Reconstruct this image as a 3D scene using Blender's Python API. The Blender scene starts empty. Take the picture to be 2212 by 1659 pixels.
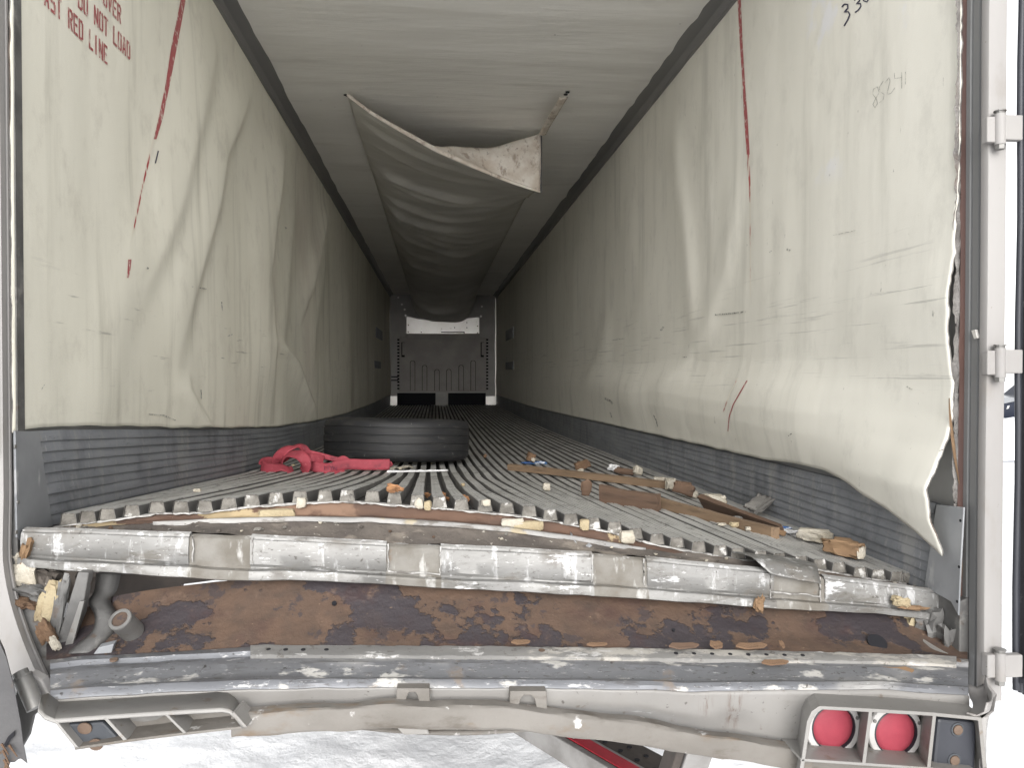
import bpy, math, random
import numpy as np
from mathutils import Vector, Matrix, Euler

# ------------------------------------------------------------------ camera, sky, sun, exposure
S = bpy.context.scene
C = S.collection
ZC = 2.0                                     # camera height above the snow
F, CX, CY = 1650.0, 1106.0, 829.5            # focal length and centre of the 2212 x 1659 working frame
YAW, PIT = math.atan(165 / 1650.), math.atan(22.5 / 1650.)

cam = bpy.data.cameras.new('camera')
cam.sensor_width = 36.0
cam.lens = 36.0 * F / 2212
cam.clip_start, cam.clip_end = 0.05, 2000
co = bpy.data.objects.new('camera', cam)
C.objects.link(co)
co.location = (0, 0, ZC)
co.rotation_euler = (math.pi / 2 - PIT, 0, -YAW)
S.camera = co

SUN_EL, SUN_AZ = math.radians(22), math.radians(182)     # azimuth from +Y clockwise: high behind the viewer
world = bpy.data.worlds.new('World')
S.world = world
world.use_nodes = True
wn = world.node_tree
wn.nodes.clear()
sky = wn.nodes.new('ShaderNodeTexSky')
sky.sky_type = 'NISHITA'
sky.sun_disc = False
sky.sun_elevation, sky.sun_rotation = SUN_EL, SUN_AZ
sky.air_density, sky.dust_density, sky.ozone_density = 1.0, 1.0, 1.0
hs = wn.nodes.new('ShaderNodeHueSaturation')
hs.inputs['Saturation'].default_value = 0.06
bg = wn.nodes.new('ShaderNodeBackground')
bg.inputs['Strength'].default_value = 0.13
wo = wn.nodes.new('ShaderNodeOutputWorld')
wn.links.new(sky.outputs[0], hs.inputs['Color'])
wn.links.new(hs.outputs[0], bg.inputs[0])
wn.links.new(bg.outputs[0], wo.inputs[0])

sun = bpy.data.lights.new('sun', 'SUN')
sun.energy = 1.0
sun.angle = math.radians(50)
sun.color = (1.0, 0.97, 0.93)
so = bpy.data.objects.new('sun', sun)
C.objects.link(so)
sd = Vector((math.sin(SUN_AZ) * math.cos(SUN_EL), math.cos(SUN_AZ) * math.cos(SUN_EL), math.sin(SUN_EL)))
so.rotation_euler = (-sd).to_track_quat('-Z', 'Y').to_euler()
so.location = sd * 30

S.view_settings.view_transform = 'Standard'
S.view_settings.look = 'None'
S.view_settings.gamma = 1.0
S.view_settings.use_curve_mapping = False
S.view_settings.exposure = 1.46
S.render.engine = 'CYCLES'
S.cycles.use_denoising = True
S.cycles.max_bounces = 12
S.cycles.diffuse_bounces = 8
S.cycles.glossy_bounces = 4
S.cycles.sample_clamp_indirect = 8.0

# ------------------------------------------------------------------ helpers
R = random.Random(7)


def ray(px, py):
    u, v = (px - CX) / F, -(py - CY) / F
    f = math.cos(PIT) + v * math.sin(PIT)
    z = v * math.cos(PIT) - math.sin(PIT)
    return u * math.cos(YAW) + f * math.sin(YAW), f * math.cos(YAW) - u * math.sin(YAW), z


def at(px, py, X=None, Y=None, Z=None):
    """the point of the place seen at (px, py) on the plane x = X, y = Y or z = Z"""
    x, y, z = ray(px, py)
    t = X / x if X is not None else Y / y if Y is not None else (Z - ZC) / z
    return Vector((x * t, y * t, z * t + ZC))


def lerp(a, b, t):
    return a + (b - a) * t


def sstep(a, b, x):
    t = np.clip((np.asarray(x, float) - a) / (b - a), 0, 1)
    return t * t * (3 - 2 * t)


def vnoise(x, y, seed=0):
    """smooth value noise on arrays, -1..1"""
    x, y = np.asarray(x, float), np.asarray(y, float)
    xi, yi = np.floor(x), np.floor(y)
    fx, fy = x - xi, y - yi
    fx, fy = fx ** 3 * (fx * (fx * 6 - 15) + 10), fy ** 3 * (fy * (fy * 6 - 15) + 10)

    def h(a, b):
        s = np.sin(a * 127.1 + b * 311.7 + seed * 74.7) * 43758.5453
        return (s - np.floor(s)) * 2 - 1
    return (h(xi, yi) * (1 - fx) + h(xi + 1, yi) * fx) * (1 - fy) + (h(xi, yi + 1) * (1 - fx) + h(xi + 1, yi + 1) * fx) * fy


def fbm(x, y, seed=0, o=3):
    r, a, s = 0, 1.0, 1.0
    for k in range(o):
        r = r + a * vnoise(np.asarray(x) * s, np.asarray(y) * s, seed + k)
        a *= .5
        s *= 2.03
    return r


def mesh(name, v, f, mat=None, parent=None, smooth=None, kind=None):
    me = bpy.data.meshes.new(name)
    me.from_pydata([tuple(p) for p in v], [], f)
    me.update()
    if smooth is not None:
        me.polygons.foreach_set('use_smooth', [True] * len(me.polygons))
        if smooth < 180:
            me.set_sharp_from_angle(angle=math.radians(smooth))
    if mat:
        me.materials.append(mat)
    o = bpy.data.objects.new(name, me)
    C.objects.link(o)
    if parent:
        o.parent = parent
    if kind:
        o['kind'] = kind
    return o


def outward(o):
    import bmesh
    bm = bmesh.new()
    bm.from_mesh(o.data)
    bmesh.ops.recalc_face_normals(bm, faces=bm.faces)
    bm.to_mesh(o.data)
    bm.free()
    return o


def bevel(o, w=.003, seg=2):
    m = o.modifiers.new('bevel', 'BEVEL')
    m.width, m.segments, m.limit_method = w, seg, 'ANGLE'
    m.angle_limit = math.radians(35)
    return o


def solid(o, t, off=-1):
    m = o.modifiers.new('thick', 'SOLIDIFY')
    m.thickness, m.offset = t, off
    return o


def gridf(ni, nj, base=0, wrap=False):
    f = []
    for i in range(ni - 1):
        for j in range(nj - (0 if wrap else 1)):
            k = (j + 1) % nj
            f.append((base + i * nj + j, base + i * nj + k, base + (i + 1) * nj + k, base + (i + 1) * nj + j))
    return f


def grid(name, P, mat=None, parent=None, smooth=60, wrap=False, cap=False):
    ni, nj = len(P), len(P[0])
    v = [p for row in P for p in row]
    f = gridf(ni, nj, 0, wrap)
    if cap:
        f.append(tuple(range(nj - 1, -1, -1)))
        f.append(tuple(range((ni - 1) * nj, ni * nj)))
    return mesh(name, v, f, mat, parent, smooth)


def prism(name, poly, vec, mat=None, parent=None, bev=None, smooth=None):
    """polygon swept along vec"""
    n = len(poly)
    vec = Vector(vec)
    v = [Vector(p) for p in poly] + [Vector(p) + vec for p in poly]
    f = [tuple(range(n)), tuple(range(2 * n - 1, n - 1, -1))] + [(i, i + n, (i + 1) % n + n, (i + 1) % n) for i in range(n)]
    o = outward(mesh(name, v, f, mat, parent, smooth))
    if bev:
        bevel(o, bev)
    return o


def box(name, lo, hi, mat=None, parent=None, bev=None):
    (x0, y0, z0), (x1, y1, z1) = lo, hi
    return prism(name, [(x0, y0, z0), (x1, y0, z0), (x1, y1, z0), (x0, y1, z0)], (0, 0, z1 - z0), mat, parent, bev)


def tube(name, pts, r, mat=None, parent=None, n=12, flat=1.0, cap=True):
    pts = [Vector(p) for p in pts]
    P = []
    for i, p in enumerate(pts):
        t = (pts[min(i + 1, len(pts) - 1)] - pts[max(i - 1, 0)]).normalized()
        a = t.cross(Vector((0, 0, 1)))
        if a.length < .1:
            a = t.cross(Vector((0, 1, 0)))
        a.normalize()
        b = a.cross(t)
        rr = r[i] if isinstance(r, (list, tuple)) else r
        P.append([p + (a * math.cos(q) + b * math.sin(q) * flat) * rr for q in (2 * math.pi * k / n for k in range(n))])
    return outward(grid(name, P, mat, parent, 50, True, cap))


def ipoly(pts, n):
    """resample a polyline smoothly (Catmull-Rom) to n points"""
    pts = [Vector(p) for p in pts]
    out = []
    m = len(pts) - 1
    for i in range(n):
        s = i / (n - 1) * m
        k = min(int(s), m - 1)
        t = s - k
        a, b, c, d = pts[max(k - 1, 0)], pts[k], pts[k + 1], pts[min(k + 2, m)]
        out.append(.5 * ((2 * b) + (c - a) * t + (2 * a - 5 * b + 4 * c - d) * t * t + (3 * b - a - 3 * c + d) * t ** 3))
    return out


def disc(name, c, nrm, r, h, mat=None, parent=None, n=24, bev=None, rim=None):
    """short cylinder standing on c along nrm"""
    nrm = Vector(nrm).normalized()
    a = nrm.orthogonal().normalized()
    b = nrm.cross(a)
    c = Vector(c)
    return prism(name, [c + (a * math.cos(q) + b * math.sin(q)) * r for q in (2 * math.pi * k / n for k in range(n))], nrm * h, mat, parent, bev)


def ring(name, c, nrm, r0, r1, h, mat=None, parent=None, n=32):
    nrm = Vector(nrm).normalized()
    a = nrm.orthogonal().normalized()
    b = nrm.cross(a)
    c = Vector(c)
    P = []
    for k in range(n):
        q = 2 * math.pi * k / n
        d = a * math.cos(q) + b * math.sin(q)
        P.append([c + d * r0, c + d * r0 + nrm * h, c + d * (r0 + .1 * (r1 - r0)) + nrm * h * 1.15, c + d * (r1 - .15 * (r1 - r0)) + nrm * h, c + d * r1 + nrm * h * .6, c + d * r1])
    P.append(P[0])
    return outward(grid(name, P, mat, parent, 40))


def recenter(o):
    """put the origin of a single-mesh thing under its middle"""
    v = np.array([w.co for w in o.data.vertices])
    c = Vector((v[:, 0].mean(), v[:, 1].mean(), v[:, 2].min()))
    o.data.transform(Matrix.Translation(-c))
    o.location = c
    return o


def tag(o, label, cat, group=None):
    o['label'], o['category'] = label, cat
    if group:
        o['group'] = group
    return o


def empty(name, loc=(0, 0, 0)):
    o = bpy.data.objects.new(name, None)
    o.empty_display_size = .1
    C.objects.link(o)
    o.location = loc
    return o


def adopt(o, root):
    """parent a world-space mesh to an Empty that stands somewhere else"""
    o.parent = root
    o.matrix_parent_inverse = Matrix.Translation(-Vector(root.location))
    return o


# ------------------------------------------------------------------ materials
class MB:
    def __init__(s, name):
        s.m = bpy.data.materials.new(name)
        s.m.use_nodes = True
        s.t = s.m.node_tree
        s.b = s.t.nodes['Principled BSDF']
        s.tc = s.n('ShaderNodeTexCoord').outputs['Object']

    def n(s, ty, **k):
        q = s.t.nodes.new(ty)
        for a, b in k.items():
            setattr(q, a, b)
        return q

    def l(s, a, b):
        s.t.links.new(a, b)

    def vec(s, stretch=(1, 1, 1), off=(0, 0, 0), rot=(0, 0, 0)):
        q = s.n('ShaderNodeMapping')
        s.l(s.tc, q.inputs[0])
        q.inputs['Location'].default_value = off
        q.inputs['Rotation'].default_value = rot
        q.inputs['Scale'].default_value = stretch
        return q.outputs[0]

    def noise(s, scale, stretch=(1, 1, 1), detail=4, rough=.55, off=(0, 0, 0), dist=0, rot=(0, 0, 0)):
        q = s.n('ShaderNodeTexNoise')
        s.l(s.vec(stretch, off, rot), q.inputs['Vector'])
        q.inputs['Scale'].default_value = scale
        q.inputs['Detail'].default_value = detail
        q.inputs['Roughness'].default_value = rough
        q.inputs['Distortion'].default_value = dist
        return q.outputs['Fac']

    def mr(s, x, a, b, c=0., d=1., smooth=True):
        q = s.n('ShaderNodeMapRange', interpolation_type='SMOOTHSTEP' if smooth else 'LINEAR')
        s.l(x, q.inputs[0])
        for i, k in enumerate((a, b, c, d)):
            q.inputs[i + 1].default_value = k
        return q.outputs[0]

    def math(s, op, a, b):
        q = s.n('ShaderNodeMath', operation=op)
        for i, k in enumerate((a, b)):
            if isinstance(k, (int, float)):
                q.inputs[i].default_value = k
            else:
                s.l(k, q.inputs[i])
        return q.outputs[0]

    def mix(s, f, a, b):
        q = s.n('ShaderNodeMix', data_type='RGBA')
        for i, k in ((0, f), (6, a), (7, b)):
            if isinstance(k, (int, float)):
                q.inputs[i].default_value = k
            elif isinstance(k, (tuple, list)):
                q.inputs[i].default_value = (*k[:3], 1)
            else:
                s.l(k, q.inputs[i])
        return q.outputs[2]

    def axis(s, ax):
        q = s.n('ShaderNodeSeparateXYZ')
        s.l(s.tc, q.inputs[0])
        return q.outputs[ax]

    def win(s, ax, a0, a1, b0, b1):
        x = s.axis(ax)
        return s.math('MULTIPLY', s.mr(x, a0, a1), s.mr(x, b0, b1, 1., 0.))


def pmat(name, cols, scale=3., stretch=(1, 1, 1), rough=.6, metal=0., bump=(), layers=(), spec=.5, detail=5, lohi=(.3, .7), sheen=0):
    """noise-mixed base colours, then worn layers, then bumps; every mask has a shape of its own"""
    b = MB(name)
    col = cols[0]
    rv, mv = rough, metal
    if len(cols) > 1:
        f = b.mr(b.noise(scale, stretch, detail), lohi[0], lohi[1])
        col = b.mix(f, cols[0], cols[1])
        if len(cols) > 2:
            col = b.mix(b.mr(b.noise(scale * 2.7, stretch, detail, off=(3, 7, 1)), lohi[0] + .1, lohi[1] + .1), col, cols[2])
    hts = []
    for i, L in enumerate(layers):
        if 'win' in L and 'scale' not in L:
            f = b.win(*L['win'])
        else:
            f = b.mr(b.noise(L['scale'], L.get('stretch', (1, 1, 1)), L.get('detail', 6), L.get('nr', .6), off=L.get('off', (i * 3.1, i * 1.7, i * 5.3)), dist=L.get('dist', 0), rot=L.get('rot', (0, 0, 0))), *L['thr'])
            if 'win' in L:
                f = b.math('MULTIPLY', f, b.win(*L['win']))
            if 'win2' in L:
                f = b.math('MULTIPLY', f, b.win(*L['win2']))
        if 'mul' in L:
            f = b.math('MULTIPLY', f, L['mul'])
        col = b.mix(f, col, L['col'])
        if 'rough' in L:
            rv = mixv(b, f, rv, L['rough'])
        if 'metal' in L:
            mv = mixv(b, f, mv, L['metal'])
        if 'h' in L:
            hts.append((f, L['h']))
    if isinstance(col, tuple):
        b.b.inputs['Base Color'].default_value = (*col[:3], 1)
    else:
        b.l(col, b.b.inputs['Base Color'])
    for v, k in ((rv, 'Roughness'), (mv, 'Metallic')):
        if isinstance(v, (int, float)):
            b.b.inputs[k].default_value = v
        else:
            b.l(v, b.b.inputs[k])
    b.b.inputs['Specular IOR Level'].default_value = spec
    prev = None
    for (sc, st, stg, dist) in bump:
        q = b.n('ShaderNodeBump')
        q.inputs['Strength'].default_value = stg
        q.inputs['Distance'].default_value = dist
        b.l(b.noise(sc, st, 4), q.inputs['Height'])
        if prev:
            b.l(prev, q.inputs['Normal'])
        prev = q.outputs[0]
    for f, h in hts:
        q = b.n('ShaderNodeBump', invert=h < 0)
        q.inputs['Strength'].default_value = 1.0
        q.inputs['Distance'].default_value = abs(h)
        b.l(f, q.inputs['Height'])
        if prev:
            b.l(prev, q.inputs['Normal'])
        prev = q.outputs[0]
    if prev:
        b.l(prev, b.b.inputs['Normal'])
    return b.m


def mixv(b, f, a, v):
    q = b.n('ShaderNodeMix', data_type='FLOAT')
    b.l(f, q.inputs[0])
    if isinstance(a, (int, float)):
        q.inputs[2].default_value = a
    else:
        b.l(a, q.inputs[2])
    q.inputs[3].default_value = v
    return q.outputs[0]


def h(s):
    v = [int(s[i:i + 2], 16) / 255 for i in (0, 2, 4)]
    return tuple(x / 12.92 if x < .04045 else ((x + .055) / 1.055) ** 2.4 for x in v)


Z1 = ZC                                               # shorthand: heights below are given from the camera
LIN_L = pmat('lining_left', [(.79, .765, .665), (.73, .705, .605)], .9, (1, 1, .6), .62, spec=.25, bump=[(260, (1, 1, 1), .25, .002), (3, (1, 1, .25), .35, .02)], layers=[
    dict(scale=1.3, stretch=(1, 1, .35), thr=(.52, .78), col=(.46, .40, .34), mul=.55),
    dict(scale=2.2, stretch=(1, 3, .25), thr=(.52, .75), col=(.44, .42, .35), mul=.6),
    dict(scale=7, stretch=(1, 1, .7), thr=(.50, .72), col=(.52, .49, .42), mul=.45, detail=8, nr=.7),
    dict(scale=5, stretch=(1, .55, 9), thr=(.64, .72), col=(.20, .19, .17), mul=.5, win=(2, ZC - .2, ZC, ZC + .18, ZC + .35)),
    dict(scale=40, stretch=(1, 1, .6), thr=(.72, .77), col=(.12, .11, .10), mul=.45),
    dict(scale=9, stretch=(1, .3, 8), thr=(.66, .74), col=(.30, .26, .22), mul=.5, win=(2, ZC - .32, ZC - .28, ZC - .2, ZC - .05)),
])
LIN_R = pmat('lining_right', [(.78, .76, .685), (.72, .70, .625)], 1.1, (1, 1, .5), .62, spec=.25, bump=[(300, (1, 1, 1), .25, .002), (3, (1, 1, .25), .3, .02)], layers=[
    dict(scale=2.0, stretch=(1, 2.4, .22), thr=(.52, .74), col=(.45, .44, .385), mul=.5),
    dict(scale=6, stretch=(1, 1, .6), thr=(.50, .72), col=(.54, .525, .47), mul=.45, detail=8, nr=.7),
    dict(scale=2.6, stretch=(1, 1, .8), thr=(.52, .60), col=(.72, .72, .74), mul=.75, win=(2, ZC + .66, ZC + .78, ZC + 1.7, ZC + 1.9), win2=(1, 1.9, 2.0, 2.75, 2.9)),
    dict(scale=4.5, stretch=(1, .35, 11), thr=(.60, .70), col=(.28, .27, .25), mul=.4, win=(2, ZC - .1, ZC + .12, ZC + .3, ZC + .5), rot=(.18, 0, 0)),
    dict(scale=6, stretch=(1, .16, 13), thr=(.615, .66), col=(.22, .215, .20), mul=.45, nr=.7, win=(2, ZC - .2, ZC, ZC + .25, ZC + .55), off=(9, 2, 4), rot=(.32, 0, 0)),
    dict(scale=26, stretch=(1, 1, .5), thr=(.69, .74), col=(.12, .11, .10), mul=.6),
    dict(scale=60, stretch=(1, 1, .7), thr=(.70, .76), col=(.15, .14, .13), mul=.7, win=(2, ZC - .6, ZC - .4, ZC - .15, ZC)),
])
CEIL = pmat('ceiling_lining', [(.82, .805, .77), (.75, .735, .70)], 1.4, (.35, 1.6, 1), .5, bump=[(240, (1, 1, 1), .2, .002), (5, (.25, 1.3, 1), .5, .02)], layers=[
    dict(scale=4, stretch=(.3, 1.5, 1), thr=(.56, .78), col=(.55, .53, .49), mul=.6),
    dict(scale=14, stretch=(1, .5, 1), thr=(.70, .76), col=(.12, .11, .10), mul=.6),
])
CHUTE = pmat('chute_fabric', [(.60, .585, .55), (.50, .485, .45)], 3, (.4, 1.2, 1), .5, bump=[(7, (.35, 1.6, 1), .5, .015), (300, (1, 1, 1), .2, .001)])
CHUTE_IN = pmat('chute_dirty_face', [(.66, .62, .56), (.50, .43, .36)], 9, rough=.7, bump=[(60, (1, 1, 1), .4, .003)], layers=[
    dict(scale=14, stretch=(1, 1, .5), thr=(.53, .64), col=(.26, .20, .155), mul=.75, detail=9, nr=.7), dict(scale=40, thr=(.62, .7), col=(.18, .14, .11), mul=.7)])
COVE = pmat('cove_trim', [(.20, .195, .185), (.15, .148, .15)], 2, (1, .3, 1), .4, .0)
ALU = pmat('floor_aluminium', [(.52, .515, .50), (.40, .395, .38)], 7, (1, .25, 1), .5, .3, bump=[(90, (1, .15, 1), .25, .002)], layers=[
    dict(scale=5, stretch=(1, .6, 1), thr=(.5, .7), col=(.16, .155, .145), rough=.8, metal=.0, mul=.7),
    dict(scale=45, stretch=(1, .1, 1), thr=(.62, .7), col=(.62, .62, .62), rough=.3, mul=.6),
    dict(scale=30, stretch=(1, .3, 1), thr=(.54, .66), col=(.13, .125, .115), rough=.8, metal=.0, mul=.7, detail=8, nr=.7)])
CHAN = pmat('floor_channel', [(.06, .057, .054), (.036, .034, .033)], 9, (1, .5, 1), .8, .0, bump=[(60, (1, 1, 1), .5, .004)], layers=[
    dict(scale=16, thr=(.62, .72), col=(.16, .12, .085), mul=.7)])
SIDE = pmat('rib_side_grime_shade', [(.13, .125, .12), (.075, .072, .068)], 14, (1, .4, 1), .75, .1, bump=[(60, (1, 1, 1), .4, .003)])  # grime plus shade painted into the rib sides, for contrast with the tops
CRUST = pmat('rib_end_crust', [(.20, .188, .168), (.10, .092, .08)], 30, rough=.85, bump=[(120, (1, 1, 1), .8, .004)], layers=[
    dict(scale=26, thr=(.56, .66), col=(.45, .44, .42)), dict(scale=40, thr=(.58, .7), col=(.06, .055, .05))])
WHITECR = pmat('white_edge_scale', [(.44, .43, .415), (.22, .212, .20)], 40, rough=.8, bump=[(150, (1, 1, 1), .7, .003)], layers=[dict(scale=18, thr=(.53, .62), col=(.09, .08, .07), mul=.8, detail=8)])
SCUFF = pmat('scuff_aluminium', [(.25, .26, .28), (.18, .19, .207)], 6, (1, .5, 2), .5, .12, bump=[(60, (1, .3, 1), .25, .002)], layers=[
    dict(scale=30, stretch=(1, 1, .12), thr=(.52, .68), col=(.30, .30, .295), rough=.55, mul=.6),
    dict(scale=7, stretch=(1, 1, .5), thr=(.5, .68), col=(.10, .107, .12), mul=.6),
    dict(scale=60, stretch=(1, 1, .04), thr=(.63, .7), col=(.42, .42, .42), mul=.5),
    dict(scale=90, stretch=(1, .25, 1), thr=(.56, .68), col=(.09, .095, .105), mul=.5, detail=8, nr=.7),
    dict(scale=5, stretch=(1, 1, .3), thr=(.56, .66), col=(.34, .335, .325), mul=.5, detail=8, nr=.7)])
PLATE = pmat('plain_aluminium', [(.30, .308, .32), (.22, .228, .24)], 5, rough=.5, metal=.2, bump=[(30, (1, 1, 1), .2, .003)], layers=[
    dict(scale=14, stretch=(1, 1, .4), thr=(.6, .7), col=(.46, .46, .46), mul=.6), dict(scale=22, thr=(.66, .72), col=(.05, .05, .05), mul=.7)])
SILL = pmat('sill_aluminium', [(.23, .227, .22), (.15, .147, .14)], 5, (.5, 1, 1), .5, .4, bump=[(40, (.3, 1, 1), .35, .003)], layers=[
    dict(scale=7, stretch=(.8, 1, 1), thr=(.52, .70), col=(.125, .11, .092), rough=.75, metal=.1, mul=.85),
    dict(scale=30, stretch=(1, 1, .25), thr=(.56, .66), col=(.46, .46, .46), rough=.5, metal=.2, mul=.75),
    dict(scale=3, stretch=(1, 1, 1), thr=(.55, .75), col=(.20, .205, .22), mul=.7, win=(0, -1.3, -1.1, -.9, -.5)),
    dict(scale=13, stretch=(.35, 1, 1), thr=(.54, .66), col=(.105, .095, .08), rough=.8, metal=.0, mul=.75, detail=9, nr=.7),
    dict(scale=26, stretch=(.25, 1, 1), thr=(.60, .66), col=(.66, .66, .66), rough=.5, metal=.1, mul=.85, detail=9, nr=.7),
    dict(scale=95, stretch=(.4, 1, 1), thr=(.56, .66), col=(.07, .063, .055), mul=.6, detail=8, nr=.7),
    dict(scale=120, stretch=(.3, 1, 1), thr=(.60, .67), col=(.60, .60, .60), mul=.6, detail=8, nr=.7),
    dict(scale=60, thr=(.62, .70), col=(.06, .052, .045), mul=.75)])
SILLLOW = pmat('rear_threshold_metal', [(.225, .23, .245), (.155, .16, .172)], 4, (.4, 1, 1), .45, .45, bump=[(30, (.3, 1, 1), .3, .003)], layers=[
    dict(scale=5, stretch=(.4, 1, 1), thr=(.5, .66), col=(.33, .322, .31), rough=.55, metal=.2, mul=.9, win=(0, -.5, -.1, 2, 3)),
    dict(scale=16, stretch=(.6, 1, 1), thr=(.57, .64), col=(.50, .485, .455), rough=.7, metal=.0, mul=.85, h=.0008),
    dict(scale=9, stretch=(1, 1, 1), thr=(.60, .70), col=(.19, .15, .115), rough=.8, metal=.0, mul=.75),
    dict(scale=20, stretch=(.2, 1, 1), thr=(.56, .66), col=(.105, .10, .098), mul=.7, detail=9, nr=.7),
    dict(scale=34, stretch=(.3, 1, 1), thr=(.62, .67), col=(.62, .61, .60), mul=.8, detail=9, nr=.7),
    dict(scale=95, stretch=(.4, 1, 1), thr=(.56, .66), col=(.07, .063, .055), mul=.6, detail=8, nr=.7),
    dict(scale=120, stretch=(.3, 1, 1), thr=(.60, .67), col=(.60, .60, .60), mul=.6, detail=8, nr=.7),
    dict(scale=60, thr=(.63, .70), col=(.04, .036, .032), mul=.8)])
RUST = pmat('flaking_rust', [(.098, .060, .040), (.074, .047, .033), (.054, .037, .028)], 7, rough=.85, bump=[(70, (1, 1, 1), .6, .004), (14, (1, 1, 1), .5, .01)], layers=[
    dict(scale=4.2, stretch=(1, 1.1, 1), thr=(.525, .545), col=(.036, .0295, .033), rough=.6, detail=9, nr=.62, h=.002),
    dict(scale=6, thr=(.50, .7), col=(.05, .024, .021), mul=.6),
    dict(scale=22, thr=(.55, .70), col=(.13, .085, .06), mul=.6, detail=9, nr=.7),
    dict(scale=11, thr=(.585, .60), col=(.04, .031, .032), mul=.8, detail=9, nr=.65),
    dict(scale=70, thr=(.66, .74), col=(.24, .17, .11), mul=.6)])
PAINT = pmat('grimy_white_paint', [(.235, .227, .216), (.185, .177, .167)], 3, (1, 1, .6), .45, .0, bump=[(8, (1, 1, 1), .3, .012)], layers=[
    dict(scale=3, thr=(.5, .72), col=(.185, .17, .152), mul=.7), dict(scale=24, thr=(.63, .7), col=(.13, .09, .06), mul=.6),
    dict(scale=8, stretch=(1, 1, .2), thr=(.62, .70), col=(.14, .085, .05), mul=.7),
    dict(scale=12, stretch=(.5, 1, 1), thr=(.56, .70), col=(.16, .148, .135), mul=.55, detail=9, nr=.7),
    dict(scale=70, thr=(.66, .72), col=(.05, .042, .036), mul=.7)])
PAINTD = pmat('dirty_lip_paint', [(.172, .160, .145), (.118, .107, .094)], 6, (.6, 1, 1), .7, .0, bump=[(30, (1, 1, 1), .5, .006)], layers=[
    dict(scale=16, stretch=(.3, 1, 1), thr=(.52, .66), col=(.08, .066, .052), mul=.7, detail=9, nr=.7),
    dict(scale=10, stretch=(.4, 1, 1), thr=(.56, .68), col=(.13, .088, .052), mul=.8), dict(scale=14, thr=(.62, .68), col=(.45, .44, .43), mul=.9)])
JAMB = pmat('jamb_paint', [(.31, .298, .288), (.255, .245, .238)], 3, (1, 1, .4), .65, .0, spec=.3, bump=[(9, (1, 1, .4), .2, .006)], layers=[
    dict(scale=6, stretch=(1, 1, .4), thr=(.58, .72), col=(.22, .20, .18), mul=.6), dict(scale=40, thr=(.68, .74), col=(.12, .09, .065), mul=.5)])
JAMBG = pmat('jamb_channel_grey', [(.24, .242, .24), (.19, .192, .192)], 4, (1, 1, .2), .5, .2)
WOODEDGE = pmat('stained_frame_edge', [(.10, .052, .04), (.065, .04, .036)], 12, (1, 1, .15), .85, bump=[(50, (1, 1, .2), .6, .004)], layers=[
    dict(scale=9, stretch=(1, 1, .2), thr=(.62, .7), col=(.36, .24, .13), mul=.8)])
INSUL = pmat('frayed_insulation', [(.25, .237, .225), (.13, .12, .112)], 24, (1, 1, .5), .95, bump=[(80, (1, 1, 1), 1., .01)], layers=[
    dict(scale=12, stretch=(1, 1, .3), thr=(.56, .66), col=(.12, .085, .065), mul=.8)])
RUBBER = pmat('black_rubber', [(.018, .02, .026), (.03, .032, .04)], 6, (1, 1, .4), .5, bump=[(30, (1, 1, .3), .3, .003)])
RUBBERD = pmat('scuffed_rubber', [(.03, .034, .042), (.05, .055, .062)], 8, rough=.6, bump=[(40, (1, 1, 1), .4, .003)], layers=[
    dict(scale=9, thr=(.58, .68), col=(.22, .22, .215), mul=.6)])
DOORM = pmat('weathered_door_metal', [(.085, .083, .084), (.05, .049, .052)], 5, rough=.6, metal=.2, bump=[(20, (1, 1, 1), .5, .006)], layers=[
    dict(scale=10, thr=(.58, .68), col=(.12, .08, .05), mul=.7), dict(scale=14, thr=(.62, .68), col=(.24, .235, .23), mul=.7)])
BOLT = pmat('rusty_bolt', [(.085, .055, .038), (.135, .092, .066)], 30, rough=.8, bump=[(90, (1, 1, 1), .5, .002)])
STEEL = pmat('worn_zinc_steel', [(.22, .215, .205), (.14, .136, .13)], 10, rough=.5, metal=.4, bump=[(40, (1, 1, 1), .3, .003)], layers=[
    dict(scale=12, thr=(.58, .68), col=(.09, .065, .045), rough=.8, metal=0., mul=.8)])
BENTM = pmat('dull_bent_sheet', [(.155, .152, .147), (.09, .088, .086)], 9, rough=.6, metal=.25, bump=[(25, (1, 1, 1), .5, .006)], layers=[
    dict(scale=10, thr=(.55, .68), col=(.27, .26, .245), mul=.7), dict(scale=24, thr=(.6, .7), col=(.085, .055, .037), mul=.6)])
FOAM = pmat('yellowed_foam', [(.36, .305, .20), (.26, .20, .12)], 14, rough=.95, bump=[(90, (1, 1, 1), .8, .006)])
FOAMW = pmat('pale_foam', [(.44, .41, .35), (.31, .275, .215)], 12, rough=.95, bump=[(90, (1, 1, 1), .8, .006)], layers=[dict(scale=16, thr=(.6, .7), col=(.30, .23, .15), mul=.6)])
FOAMB = pmat('rust_stained_foam', [(.15, .09, .052), (.105, .064, .04)], 14, rough=.95, bump=[(80, (1, 1, 1), .8, .006)])
PLASTW = pmat('white_crumpled_plastic', [(.74, .74, .75), (.60, .60, .60)], 12, rough=.4, bump=[(40, (1, 1, 1), .5, .006)])
PLASTB = pmat('blue_plastic', [(.03, .09, .28), (.05, .14, .30)], 14, rough=.35, layers=[dict(scale=24, thr=(.56, .62), col=(.6, .62, .66))])


def woodm(name, a, b, ax=(.12, 1, 1)):
    return pmat(name, [a, b], 22, ax, .85, bump=[(70, ax, .6, .004)], layers=[
        dict(scale=40, stretch=ax, thr=(.58, .68), col=tuple(x * .45 for x in a), mul=.8),
        dict(scale=6, thr=(.6, .75), col=(.45, .44, .42), mul=.5), dict(scale=30, thr=(.72, .76), col=(.03, .02, .015), mul=.9)])


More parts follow.
